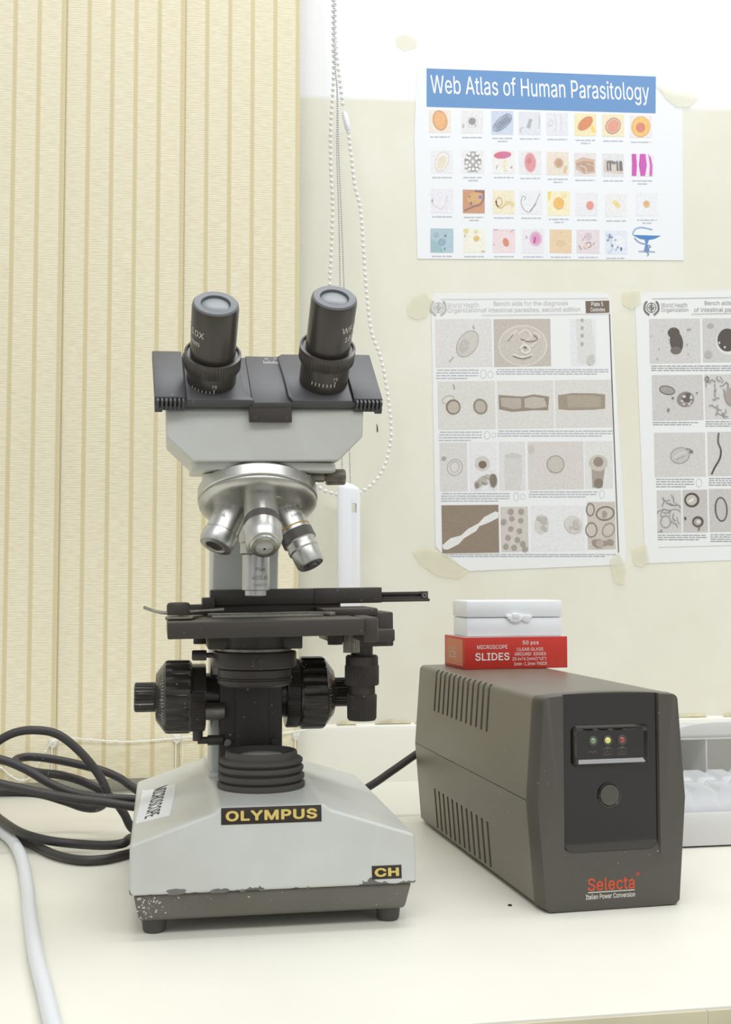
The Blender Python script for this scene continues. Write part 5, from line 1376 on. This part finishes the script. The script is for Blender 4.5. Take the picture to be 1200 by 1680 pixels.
# front, pointing at the viewer
objective(90, [(0, 38), (11.2, 38), (11.5, 64), (11.5, 69.5), (11.8, 69.6), (11.8, 77), (12.6, 77.4), (12.6, 86.5), (12.2, 87.6), (11.2, 91.5), (10.7, 92.4), (9.4, 92.6), (9.2, 94.6), (8.5, 95.2), (0, 95.2)],
          [('knurled_ring', [(11.6, 69.7), (12.2, 69.9, .35), (12.2, 76.8, .35), (11.6, 77)], M_KNURL, 66), ('front_ring', [(8.4, 95.0), (8.2, 96.2), (6.6, 96.6), (6.2, 95.6), (6.2, 95.2)], M_CHROMD, 0), ('front_lens', [(6.3, 95.4), (4.5, 96.3), (0.9, 96.9)], M_FROST, 0), ('pinhole', [(0.9, 96.9), (0, 96.9)], M_DARK, 0)], label='objective pointing to the front with bright lens')
# right, the ten-power with its yellow line
oR, dR = objective(0, [(0, 40), (11.2, 40), (11.4, 62), (11.4, 73.4), (10.4, 74.4), (10.2, 77), (10.8, 77.4), (10.8, 80), (9.9, 81), (9.6, 90.5), (8.6, 92), (0, 92)],
                   [('yellow_ring', [(11.3, 63), (11.6, 63), (11.6, 64), (11.3, 64)], mat('amber_line', (186, 142, 58), .4), 0), ('knurled_ring', [(11.3, 66), (11.9, 66.2, .35), (11.9, 73.4, .35), (11.3, 73.6)], M_KNURL, 64), ('front_lens', [(6, 91.8), (6, 92.6), (3.6, 92.4), (3.2, 93.4), (0, 93.6)], M_DARKGL, 0)], label='longer objective on the right with yellow line and dark ring')
fvec = Vector((-0.1, -1, 0.25))
g = glyphs('10/0.25', 13, 3.6, 0, 0.05)
wrap(g, NP + dR * 52.5, -dR, Vector((0.45, -1, 0.2)), 11.42)
g2 = glyphs('160/-', 9, 2.4, 0, 0.05)
wrap(g2, NP + dR * 57.5, -dR, Vector((0.45, -1, 0.2)), 11.42)
MB().merge(g).merge(g2).build('lettering', M_GREYINK, oR, smooth=0)
# left, the short low-power one
oL, dL = objective(180, [(0, 40), (11.2, 40), (11.4, 64), (11.4, 66.4), (11.0, 66.6), (11.0, 67.2), (12.2, 67.6), (12.4, 74), (11.2, 77), (7, 77.6), (6.2, 76), (0, 76)],
                   [('dark_aperture', [(6.4, 76.4), (6.0, 77), (5, 76.6), (0, 76.2)], M_DARKGL, 0)], label='short objective on the left with dark opening')
g = glyphs('4', 2.4, 3.4, 0, 0.05)
wrap(g, NP + dL * 58, -dL, Vector((-0.3, -1, 0.2)), 11.42)
MB().merge(g).build('lettering', M_GREYINK, oL, smooth=0)
# rear, the forty-power over the stage
oV, dV = objective(270, [(0, 38), (12, 38), (12, 62), (11.2, 63), (11.2, 70), (9.6, 71), (9.6, 95.5), (7.6, 96), (7.6, 99.4), (5, 100.2), (0, 100.2)], [], label='forty-power objective pointing straight down at the stage')
for q, (bd, w, h, ro) in enumerate([('Plan', 7, 2.6, 81), ('40/0.65', 12, 3.4, 87), ('160/0.17', 9, 2.0, 92)]):
    g = glyphs(bd, w, h, 0, 0.05)
    wrap(g, NP + dV * ro, -dV, Vector((0.28, -1, 0)), 9.62)
    MB().merge(g).build('lettering', M_GREYINK, oV, smooth=0)

# head clamp screw, right
mb = MB()
cd_ = Vector((1, 0.0, 0.03))
mb.lathe([(0, 0), (3.4, 0), (3.4, 12), (2.6, 12.4), (2.6, 17), (0, 17)], (26, 62, 291.5), cd_, seg=20)
mb.lathe([(0, 15.5), (5, 15.5, .4), (5.6, 16.5, .6), (5.6, 28, .6), (5, 29, .4), (0, 29)], (24, 62, 291.5), cd_, teeth=30)
mb.build('head_clamp_screw', M_CHROMD, ms)

# binocular head
mb = MB()
t = bmesh.new()
prof = [(-49, 299.5), (48, 299.5), (65, 316), (66.5, 345), (66.5, 400), (-66.5, 400), (-66.5, 345), (-66, 316)]
prof = [(x - 4, z) for x, z in prof]
lo = [t.verts.new((x, 33, z)) for x, z in prof]
hi = [t.verts.new((x, 108, z)) for x, z in prof]
t.faces.new(lo); t.faces.new(hi[::-1])
for i in range(len(prof)):
    j = (i + 1) % len(prof)
    t.faces.new((lo[i], hi[i], hi[j], lo[j]))
bmesh.ops.recalc_face_normals(t, faces=t.faces)
pn = Vector((0, -1, 1)).normalized()
r = bmesh.ops.bisect_plane(t, geom=list(t.verts) + list(t.edges) + list(t.faces), plane_co=(0, 33, 333.5), plane_no=pn, clear_outer=True)
bmesh.ops.holes_fill(t, edges=[e for e in t.edges if e.is_boundary])
r = bmesh.ops.bisect_plane(t, geom=list(t.verts) + list(t.edges) + list(t.faces), plane_co=(0, 33, 374), plane_no=(0, 0, 1), clear_outer=True)
bmesh.ops.holes_fill(t, edges=[e for e in t.edges if e.is_boundary])
bmesh.ops.recalc_face_normals(t, faces=t.faces)
mb.merge(t)
hd = mb.build('prism_housing', M_ENAMEL, ms, HOUSE)
md = hd.modifiers.new('soft_edges', 'BEVEL'); md.width = 0.0012; md.segments = 3; md.limit_method = 'ANGLE'; md.angle_limit = math.radians(15)
mb = MB()
mb.lathe([(0, 292.5), (37, 292.5), (37, 294.4), (0, 294.4)], (XO - 1, YO - 4, 0), seg=56, mi=1)
mb.prism([(-51, 38), (41, 38), (44, 46), (44, 100), (-54, 100), (-54, 46)], 'z', 294.2, 299.8, 1.2)
mb.build('head_collar', [M_ENAMEL, M_BLK], ms)

# sliding eyepiece plate: a frame whose v axis climbs the 45 degree slope
vx, vv, vn = Vector((1, 0, 0)), Vector((0, 1, 1)).normalized(), Vector((0, -1, 1)).normalized()
P0 = Vector((-3.6, 29.0, 334.5))                                  # lower front edge, underside
PF = HEAD @ Matrix(((1, vv.x, vn.x, P0.x), (0, vv.y, vn.y, P0.y), (0, vv.z, vn.z, P0.z), (0, 0, 0, 1)))
mb = MB()
mb.box(-60, 60, 0.5, 53, 0.2, 4.0, 0.4)
mb.box(-12.5, 11.5, -0.5, 53.5, 0, 5.0, 0.6)
pl = mb.build('eyepiece_plate', M_PLATE, ms, PF)
for s_ in (-1, 1):
    mb = MB()
    if s_ < 0:
        pts = [(-55.5, 0), (-11, 0), (-13.5, 4), (-17.5, 9), (-18, 49), (-22, 54.5), (-55.5, 54.5)]
    else:
        pts = [(55, 0), (14.5, 0), (12, 5), (11, 30), (9.5, 51.5), (13, 54.5), (55, 54.5)]
    mb.prism(pts, 'z', 1.0, 6.6, 0.9)
    sl_ = mb.build('slide_half', M_PLATE, ms, PF)
    mb = MB()
    x0, x1 = (s_ * 56.2, s_ * 76)
    x0, x1 = min(x0, x1), max(x0, x1)
    mb.box(x0, x1, 2, 55, 0.4, 7.0, 0.7)
    mb.prism([(2, 0.4), (0.0, 1.0), (-1.4, -1.2), (-0.6, -1.8), (3, 0.4)], 'x', x0 + 0.3, x1 - 0.3, 0)
    for k in range(7):
        xx = x0 + 1.2 + k * 2.75
        mb.box(xx, xx + 1.6, -1.6, 2.2, -0.6, 6.4, 0.4)
    e0, e1 = (x0, x0 + 5) if s_ < 0 else (x1 - 5, x1)
    mb.box(e0, e1, -1.2, 5, -3.2, 1, 0.5)
    mb.build('grip', M_PLATE, sl_, PF)
mb = MB()
mb.box(-18, 10.5, 28.2, 31.5, 325.2, 338.5, 0.5)
for q in (-14, 6.5):
    mb.lathe([(0, 0), (1.8, 0), (1.8, .5), (0, .5)], (q, 28.4, 328), (0, -1, 0), seg=14)
mb.build('stop_bracket', M_BLK, pl, HEAD)
mb = MB()
for k in range(13):
    mb.box(-0.5 + k * 0.9, -0.2 + k * 0.9, 44.5, 47 if k % 4 else 48.2, 5.05, 5.12)
g = glyphs('60', 2.6, 2.0, 0, 0)
place(g, (2, 50.4, 5.1), (1, 0, 0), (0, 1, 0)); mb.merge(g)
g = glyphs('70', 2.6, 2.0, 0, 0)
place(g, (8.5, 50.4, 5.1), (1, 0, 0), (0, 1, 0)); mb.merge(g)
mb.build('distance_scale', M_WHITEINK, pl, PF, smooth=0)


def eyepiece(xc, lines, face, dial, ext=0.0):
    o0 = HEAD @ Vector((xc, 43.2, 352.5))
    ax_ = (HEAD.to_3x3() @ vn).normalized()
    mb = MB()
    mb.lathe([(0, -2), (15.8, -2), (16.4, 0), (16.6, 14), (16.6, 15 + ext), (0, 15 + ext)], o0, ax_, seg=56)
    tb_ = mb.build('eyepiece_tube', M_EYE, ms)
    o0 = o0 + ax_ * ext
    mb = MB()
    mb.lathe([(16, 14.5), (18.2, 15, .3), (18.8, 16, .55), (18.8, 22, .55), (18.6, 23, .2), (18.6, 25.2), (17.2, 25.6), (16.8, 24), (0, 24)], o0, ax_, teeth=60)
    mb.build('dioptre_ring', M_EYE, tb_)
    mb = MB()
    for i in range(7):
        ph = math.radians((i - 3) * 9)
        f = Vector((0, -1, 0.0)); f = (f - ax_ * f.dot(ax_)).normalized(); s2 = ax_.cross(f)
        c_ = f * math.cos(ph + dial) + s2 * math.sin(ph + dial)
        tn = -f * math.sin(ph + dial) + s2 * math.cos(ph + dial)
        b0, b1 = 3.2, (7.4 if i == 6 else 5.8)
        q = [o0 + ax_ * (b0 if k < 2 else b1) + c_ * 16.72 + tn * (0.28 if k in (1, 2) else -0.28) for k in range(4)]
        mb.raw(q, [(0, 1, 2, 3)])
    g = glyphs('75', 3.4, 2.4, 0, 0.02)
    wrap(g, o0 + ax_ * 9.4, ax_, f * math.cos(math.radians(27) + dial) + s2 * math.sin(math.radians(27) + dial), 16.7)
    mb.merge(g)
    mb.build('dioptre_scale', M_WHITEINK, tb_, smooth=0)
    mb = MB()
    mb.lathe([(0, 22), (14.6, 22), (14.9, 24), (15.1, 60), (14.6, 62.2)], o0, ax_, seg=56)
    mb.lathe([(14.6, 62.2), (13.6, 63.2), (9.6, 62.8), (9.2, 61.4), (9.0, 60.6), (0, 60.6)], o0, ax_, seg=56, mi=1)
    ep = mb.build('eyepiece', [M_EYE, M_EYETOP], tb_)
    g1 = glyphs(lines[0], None, 4.6, 0.004, 0.03)
    wrap(g1, o0 + ax_ * 46, ax_, face, 15.05)
    g2 = glyphs(lines[1], None, 3.9, 0.0, 0.03)
    wrap(g2, o0 + ax_ * 38.5, ax_, face, 15.03)
    MB().merge(g1).merge(g2).build('eyepiece_lettering', M_WHITEINK, tb_, smooth=0)
    MB().lathe([(9.1, 60.8), (8, 61.6), (4, 62.3), (0, 62.5)], o0, ax_, seg=40).build('eye_lens', M_LENS, tb_)


eyepiece(-41.6, ('WF10X', '18mm'), Vector((-0.98, -0.55, 0)), math.radians(-22))
eyepiece(34.4, ('WF10X', '18mm'), Vector((0.98, -0.72, 0)), math.radians(-8), 7.0)

# the glass slide lying on the stage
gs = thing('glass_slide', 'clear glass specimen slide lying on the black stage', 'slide', (SX, SY, TT))
mb = MB()
mb.box(-38, 38, 62, 88, 195.25, 196.3, 0.1)
mb.build('slide_plate', M_GLASS, gs, STG)

# ------------------------------------------------------------------ backup power unit (UPS)
UPS = thing('power_backup_unit', 'dark grey power backup unit with glossy front beside the microscope', 'power unit', (301.4, 749, TT), (0, 0, math.radians(3)))


def hw(z):
    return 50.6 + (56.4 - 50.6) * (z / 72) if z < 72 else 56.4 + (51.4 - 56.4) * ((z - 72) / 70)


def half_sec(z0, z1, y, k=1.0, dz=0.0, top=True, crown=0.3):
    pts = []
    R = 4.5
    n = 6
    right = []
    if top:
        right += [(hw(z0), z0), (hw(z1 - R), z1 - R)]
        cx, cz = hw(z1 - R) - R, z1 - R
        right += [(cx + R * math.cos(a), cz + R * math.sin(a)) for a in [math.pi / 2 * i / n for i in range(1, n + 1)]]
        m = cx
        right += [(m * f_, z1 + crown * (1 - f_ * f_)) for f_ in (0.75, 0.5, 0.25)]
        pts = right + [(0, z1 + crown)] + [(-x, z) for x, z in right[::-1]]
    else:
        right = [(hw(z0 + 3) - 3, z0), (hw(z0 + 3), z0 + 3), (hw(z1), z1)]
        pts = right + [(-x, z) for x, z in right[::-1]]
    zc = 72
    return [(x * k, y, zc + (z - zc) * (1 - (1 - k) * 0.35) + dz) for x, z in pts]


mb = MB()
mb.loft([half_sec(72.3, 142.3, 15), half_sec(72.3, 142.3, 296), half_sec(72.3, 142.3, 302, 0.95)])
us = mb.build('upper_shell', M_UPS, UPS)
mb = MB()
mb.loft([half_sec(1.5, 71.8, 15, top=False), half_sec(1.5, 71.8, 296, top=False), half_sec(1.5, 71.8, 302, 0.95, top=False)])
ls = mb.build('lower_shell', M_UPS, UPS)
cu_, cl_ = MB(), MB()
for k in range(12):
    y = 101 + k * 12.6
    cu_.box(-64, -49.0, y, y + 4.6, 106.5, 160)
    cl_.box(-64, -48.5, y, y + 4.6, 6, 40)
cut(us, cu_)
cut(ls, cl_)
mb = MB()
for k in range(12):
    y = 101 + k * 12.6
    mb.box(-49.1, -48.6, y + 0.1, y + 4.5, 107, 138)
mb.build('vent_slot_shade', M_DARK, us, smooth=0)  # black sheets painting in the shade at the back of the upper slots
mb = MB()
for k in range(12):
    y = 101 + k * 12.6
    mb.box(-48.6, -48.1, y + 0.1, y + 4.5, 7, 39)
mb.build('vent_slot_shade', M_DARK, ls, smooth=0)  # same painted shade, for the lower slots
# front bezel


def full_sec(y, k, kz=1.0):
    pts = []
    R = 4.5
    right = [(hw(3) - 3, 0.6), (hw(4), 3.6), (hw(30), 30), (hw(72), 72), (hw(110), 110), (hw(138), 138)]
    cx, cz = hw(138) - R, 138
    right += [(cx + R * math.cos(a), cz + R * math.sin(a)) for a in [math.pi / 2 * i / 6 for i in range(1, 7)]]
    right += [(cx * f_, 142.5 + 1.9 * (1 - f_ * f_)) for f_ in (0.75, 0.5, 0.25)]
    pts = right + [(0, 144.4)] + [(-x, z) for x, z in right[::-1]]
    return [(x * k, y, 72 + (z - 72) * kz) for x, z in pts]


mb = MB()
mb.loft([full_sec(14.6, 1.004), full_sec(12, 1.0), full_sec(1.0, 0.955), full_sec(0.3, 0.948, 0.999), full_sec(0, 0.935, 0.996)])
bz = mb.build('front_bezel', M_UPSF, UPS)
rc = MB()
r_ = [(-35.2, 152), (-35.2, 36)] + [(-35.2 + 7 - 7 * math.cos(a), 36 - 7 * math.sin(a)) for a in [math.pi / 2 * i / 6 for i in range(1, 7)]]
r_ = r_ + [(-x - 0.6, z) for x, z in r_[::-1]]
sec0 = [(x, -2, z) for x, z in r_]
sec1 = [(x, 0.0, z) for x, z in r_]
sec2 = [(x * 0.985, 4.2, z if z > 50 else z + 10.5) for x, z in r_]
rc.loft([sec0, sec1, sec2])
cut(bz, rc)
mb = MB()
pts = [(x * 0.975, (z if z > 50 else z + 9.6) if z < 150 else 143.2) for x, z in r_]
mb.prism(pts, 'y', 2.8, 4.6)
gp = mb.build('gloss_panel', M_UPSG, UPS, smooth=20)
# indicator window
mb = MB()


def rr(x0, x1, z0, z1, r, y):
    out = []
    for cx, cz, a0 in ((x1 - r, z1 - r, 0), (x0 + r, z1 - r, 90), (x0 + r, z0 + r, 180), (x1 - r, z0 + r, 270)):
        out += [(cx + r * math.cos(math.radians(a0 + 22.5 * i)), y, cz + r * math.sin(math.radians(a0 + 22.5 * i))) for i in range(5)]
    return out


mb.loft([rr(-29, 28, 95, 122.4, 3.5, 2.9), rr(-28, 27, 96, 121.4, 3, 0.4), rr(-27, 26, 97.2, 120.6, 2.6, 0.2), rr(-25, 24, 99.8, 119, 1.6, 1.9)])
iw = mb.build('indicator_window', M_UPSG, UPS, smooth=20)
for lx, m_, lb in ((-13.2, M_GREENLED, 'green indicator light'), (-2.6, M_YELLED, 'lit yellow indicator light'), (8.0, M_REDLED, 'red indicator light')):
    mb = MB()
    mb.lathe([(2.3, 0), (3.3, 0), (3.4, .5), (2.4, .9), (2.3, 0)], (lx, 1.9, 112.3), (0, -1, 0), seg=24, mi=1)
    mb.lathe([(2.2, 0), (2.1, .9), (1.3, 1.6), (0, 1.9)], (lx, 1.9, 112.3), (0, -1, 0), seg=20)
    o = mb.build('indicator_light', [m_, M_UPSF], iw)
    o['label'] = lb
mb = MB()
YI = 1.8
mb.tube([(-16, YI, 104.5), (-14.7, YI, 105.6), (-13.5, YI, 104.2), (-12.1, YI, 105.4), (-10.5, YI, 104.4)], 0.22, 6)
for bx in (-2.6, 8.0):
    mb.tube([(bx - 3, YI, 102.6), (bx + 3, YI, 102.6), (bx + 3, YI, 106.6), (bx - 3, YI, 106.6)], 0.2, 6, closed=True)
    mb.tube([(bx - 1.6, YI, 107.4), (bx + 1.6, YI, 107.4)], 0.3, 6)
    mb.tube([(bx - 1.6, YI, 103.6), (bx, YI, 105.4), (bx + 1.6, YI, 103.8)], 0.2, 6)
mb.build('indicator_icons', ink((120, 116, 108)), iw, smooth=0)
mb = MB()
mb.lathe([(8.3, 0), (8.3, 1.2), (7.6, 1.5), (7.0, 0.9), (7.0, 0)], (-1.4, 2.8, 75.6), (0, -1, 0), seg=40, mi=1)
mb.lathe([(6.9, 0), (6.9, .9), (6.4, 1.1), (0, .7)], (-1.4, 2.4, 75.6), (0, -1, 0), seg=40)
mb.build('power_button', [M_UPSF, M_UPSG], UPS)
g = glyphs('Selecta', 34, 8.6, 0.018, 0.1)
place(g, (-2.0, -0.02, 17.4), (1, 0, 0), (0, 0, 1))
g3 = glyphs('®', 2.6, 2.6, 0, 0.1)
place(g3, (17.4, -0.02, 22.5), (1, 0, 0), (0, 0, 1))
MB().merge(g).merge(g3).build('logo_lettering', M_SELRED, bz, smooth=0)
mb = MB()
g = glyphs('Italian Power Conversion', 35.5, 3.3, 0.012, 0.1)
place(g, (-2.6, -0.02, 9.4), (1, 0, 0), (0, 0, 1)); mb.merge(g)
mb.box(-18.7, 15.0, -0.12, 0.0, 12.0, 12.5)
mb.build('slogan_lettering', ink((236, 234, 226)), bz, smooth=0)
for fx in (-40, 40):
    for fy in (30, 280):
        MB().lathe([(0, 0), (6, 0), (6, 2.2), (0, 2.2)], (fx, fy, -0.0), seg=16).build('rubber_foot', M_RUB, UPS)

# ------------------------------------------------------------------ slide carton and white case on the power unit
ZT = TT + 142.65
rb = thing('slide_carton', 'red card box of microscope slides on top of the power unit', 'box', (305.5, 1009, ZT), (0, 0, math.radians(4)))
MB().box(-48, 48, -28, 28, 0, 27.6, 0.5).build('card_box', M_RED, rb)
MB().box(-47.2, 47.2, -27.2, 27.2, 27.55, 27.8).build('white_top', M_WCARD, rb)
MB().box(-48.15, -47.95, -23, 23, 2.5, 25.5).build('end_panel', M_PALERED, rb)
mb = MB()
for body, cx, cz, w, h, bo in [('MICROSCOPE', -24.5, 19.2, 28, 3.4, 0.003), ('SLIDES', -24.5, 10.8, 31.5, 6.6, 0.014), ('50 pcs', 11.2, 22.2, 15, 4.2, 0.012), ('CLEAR GLASS', 10.6, 16.8, 24.5, 2.8, 0.003), ('GROUND  EDGES', 10.8, 12.7, 29.5, 2.8, 0.003), ('25.4x76.2mm(1"x3")', 9.8, 8.4, 31.5, 3.2, 0.003), ('1mm-1.2mm THICK', 11, 4.2, 31, 2.9, 0.003)]:
    g = glyphs(body, w, h, bo, 0.05)
    place(g, (cx + 2, -28.02, cz), (1, 0, 0), (0, 0, 1))
    mb.merge(g)
mb.build('lettering', ink((240, 236, 230)), rb, smooth=0)
mb = MB()
for body, cy, cz, w, h, bo in [('MICROSCOPE', 6, 17, 18, 2.2, 0), ('SLIDES', 4, 11.5, 20, 6, 0.012)]:
    g = glyphs(body, w, h, bo, 0.05)
    place(g, (-48.16, cy, cz), (0, -1, 0), (0, 0, 1))
    mb.merge(g)
mb.build('end_lettering', ink((236, 214, 196)), rb, smooth=0)

wc = thing('plastic_case', 'small white hinged plastic case on the red slide box', 'case', (306.5, 1006, ZT + 27.85), (0, 0, math.radians(3)))
MB().box(-44.3, 44.3, -20, 20, 0, 16.4, 1.4).build('case_bottom', M_WPLAST, wc)
MB().box(-44.8, 44.8, -20.5, 20.5, 16.7, 31.6, 1.8).build('case_lid', M_WPLAST, wc)
mb = MB()
mb.prism([(-9, 17.4), (-4, 13), (0, 12), (4, 13), (9, 17.4), (8, 19.2), (-8, 19.2)], 'y', -22.6, -20, 0.7)
mb.prism([(3, 17.4), (8, 12.6), (12, 12.2), (16, 17.4), (14, 19), (5, 19)], 'y', -22.0, -20, 0.6)
mb.box(-3.5, 3.5, -23.2, -20.4, 15.5, 20.5, 1)
mb.build('latch', M_WPLAST, wc)

# ------------------------------------------------------------------ white cartons at the right, behind the power unit
cb = thing('white_carton', 'low white open carton behind the power unit, at right frame edge', 'box', (495, 950, TT))
mb = MB()
mb.box(-82, 82, -45, -43.6, 0.2, 28.5, 0.3)
mb.box(-82, 82, 43.6, 45, 0.2, 28.5, 0.3)
mb.box(-82, -80.6, -45, 45, 0.2, 28.5, 0.3)
mb.box(80.6, 82, -45, 45, 0.2, 28.5, 0.3)
mb.box(-82, 82, -45, 45, 0.2, 1.6)
mb.build('carton_tray', M_WCARD, cb)
MB().box(-79.8, 79.8, -43, 43, 1.7, 26.4, 1).build('paper_liner', M_COPY, cb)
bt = thing('blister_pack', 'clear plastic blister tray lying in the low white carton', 'tray', (495, 950, TT + 26.6))
mb = MB()
nx, ny = 56, 24
vs = []
for j in range(ny + 1):
    for i in range(nx + 1):
        x = -79 + 158 * i / nx; y = -42 + 84 * j / ny
        e = min(1, min(i, nx - i, j, ny - j) / 2.0)
        ridge = 1.0 if (i % 8 not in (0, 7)) and (j % 12 not in (0, 11)) else 0.7
        vs.append((x, y, 0.4 + e * (6 + 13 * ridge) + 4 * (y + 42) / 84 * e))
fs = [(j * (nx + 1) + i, j * (nx + 1) + i + 1, (j + 1) * (nx + 1) + i + 1, (j + 1) * (nx + 1) + i) for j in range(ny) for i in range(nx)]
mb.raw(vs, fs)
o = mb.build('blister_sheet', M_BLIST, bt, smooth=50)
md = o.modifiers.new('thick', 'SOLIDIFY'); md.thickness = 0.0004
oc = thing('white_carton', 'open white carton lying on its side behind the blister tray', 'box', (535, 1055, TT))
mb = MB()
mb.box(-80, 80, -50, 50, 0.3, 1.7)
mb.box(-80, 80, -50, 50, 73.6, 75, 0.3)
mb.box(-80, -78.6, -50, 50, 0.3, 75, 0.3)
mb.box(78.6, 80, -50, 50, 0.3, 75, 0.3)
mb.box(-80, 80, 48.6, 50, 0.3, 75, 0.3)
mb.box(-39, -37.4, -48, 49, 1.7, 73.8)
mb.build('carton_body', M_WCARD, oc)
mb = MB()
lo, hi2 = [], []
rows = []
for j in range(7):
    tq = j / 6
    row = []
    for i in range(13):
        s_ = i / 12
        wdt = 78 * (1 - 0.35 * tq ** 2)
        xx = (-2) + (s_ - 0.5) * 2 * wdt
        h_ = 16 * math.sin(tq * 1.3) * (1 - 0.55 * (abs(s_ - 0.32) * 1.5) ** 2)
        row.append((xx, -50 - 12 * tq + 6 * tq * tq, 75 + h_))
    rows.append(row)
mb.loft(rows, cap=False, closed=False)
o = mb.build('tuck_flap', M_WCARD, oc)
md = o.modifiers.new('thick', 'SOLIDIFY'); md.thickness = 0.0008


# ------------------------------------------------------------------ cables
def onT(px, py, z=4.0):
    """tabletop point (height z) seen at a photo pixel"""
    lo_, hi_ = 400.0, 2600.0
    for _ in range(50):
        m_ = (lo_ + hi_) / 2
        if at(px, py, m_).z > z:
            lo_ = m_
        else:
            hi_ = m_
    p = at(px, py, lo_)
    if p.y > WALL - 14:
        p = at(px, py, WALL - 14)
    return Vector((p.x, p.y, p.z + TT))


def cable(name, pts, r, m, label, cat='cable', group=None, n=10):
    mb = MB()
    P = catmull(pts, n)
    for q in P:
        q.z = max(q.z, TT + r + 0.15)
    mb.tube(P, r, 14)
    return tag(mb.build(name, m, smooth=60), label, cat, group)


def air(px, py, Y):
    return room(px, py, Y)


R0 = 3.6
G = 'black cables coiled left of the microscope'
# high loop, coming in from the left edge, arching and dropping to the bundle
w_ = lambda x, y, z: Vector((x, y, TT + z))
cable('power_cable', [w_(-560, 1035, 4), w_(-430, 1032, 4), w_(-320, 1024, 22), air(-60, 1262, 1012), air(-25, 1236, 1010), air(0, 1214, 1010), air(28, 1201, 1010), air(60, 1198, 1010), air(95, 1205, 1010), air(130, 1232, 1008), air(160, 1268, 1004), air(175, 1298, 1000), air(172, 1316, 1000), air(160, 1325, 1010), air(138, 1325, 1020), air(105, 1314, 1030), air(60, 1302, 1040), air(0, 1300, 1045), air(-60, 1304, 1045), w_(-320, 1056, 14), w_(-430, 1062, 4), w_(-560, 1066, 4)], R0, M_CORD, 'black cable arching in the highest loop left of the microscope', group=G)
# flat hairpin loop
cable('power_cable', [air(300, 1330, 1010), air(250, 1312, 1015), air(215, 1290, 1030), air(195, 1276, 1040), air(160, 1262, 1048), air(100, 1248, 1050), air(55, 1242, 1050), air(32, 1244, 1045), air(25, 1250, 1036), air(34, 1258, 1028), air(60, 1267, 1020), air(100, 1272, 1015), air(140, 1284, 1021), air(180, 1306, 1018), air(203, 1334, 1014), air(216, 1358, 1010), air(240, 1372, 1008)], R0, M_CORD, 'black cable bent in a flat hairpin left of the microscope', group=G)
# two nearly straight runs
cable('power_cable', [w_(-560, 1012, 4), w_(-430, 1010, 4), w_(-320, 1004, 40), air(-60, 1238, 1000), air(0, 1246, 1000), air(40, 1261, 998), air(80, 1284, 994), air(115, 1299, 990), air(160, 1308, 985), air(215, 1311, 984), air(270, 1316, 988)], R0, M_CORD, 'black cable sagging from the left edge to the bundle behind the base', group=G)
cable('power_cable', [w_(-560, 980, 4), w_(-430, 982, 4), w_(-320, 984, 26), air(-60, 1274, 985), air(0, 1286, 985), air(60, 1299, 982), air(120, 1310, 978), air(170, 1316, 975), air(216, 1323, 973), air(280, 1330, 972.5)], R0, M_CORD, 'black cable running straight from left edge to base, foremost of the bundle', group=G)
# two on the table that meet at the corner of the base
cable('power_cable', [w_(-560, 1232, 4), w_(-400, 1226, 13), w_(-300, 1216, 15), onT(-50, 1306, 15), onT(0, 1344, 14), onT(35, 1366, 13.5), onT(80, 1379, 11), onT(130, 1385, 9), onT(175, 1387, 10), w_(-27, 951, 12), w_(-22, 968, 12), w_(-6, 986, 11), w_(22, 1003, 9), w_(86, 1040, 9), air(560, 1312, 1070), air(605, 1291, 1068), air(645, 1264, 1068), air(684, 1237, 1068), air(710, 1222, 1066)], R0, M_CORD, 'black cable from left edge passing behind the microscope up to the power unit', group=G)
cable('power_cable', [w_(-560, 1190, 4), w_(-400, 1192, 4), w_(-300, 1194, 4), onT(-50, 1312), onT(0, 1350), onT(30, 1369), onT(55, 1385), onT(90, 1402), onT(130, 1411), onT(170, 1410), onT(205, 1402), onT(222, 1398)], R0, M_CORD, 'black cable lowest on the table, bowing toward the front left of the base', group=G)
cable('white_cable', [w_(-560, 1130, 5), w_(-380, 1134, 5), onT(-90, 1340, 5), onT(-40, 1347, 5), onT(0, 1364, 5), onT(22, 1382, 5), onT(37, 1412, 5), onT(45, 1455, 5), onT(50, 1505, 5), onT(60, 1570, 5), onT(74, 1625, 5), onT(90, 1690, 5), onT(112, 1760, 5)], 4.6, M_WCORD, 'thick white cable lying in a curve at the front left of the table')
tag(MB().ball(onT(837, 1485, 0.5), 1.2, scale=(1.3, 1, .6)).build('crumb', M_DARK), 'tiny black crumb on the table between microscope and power unit', 'crumb')
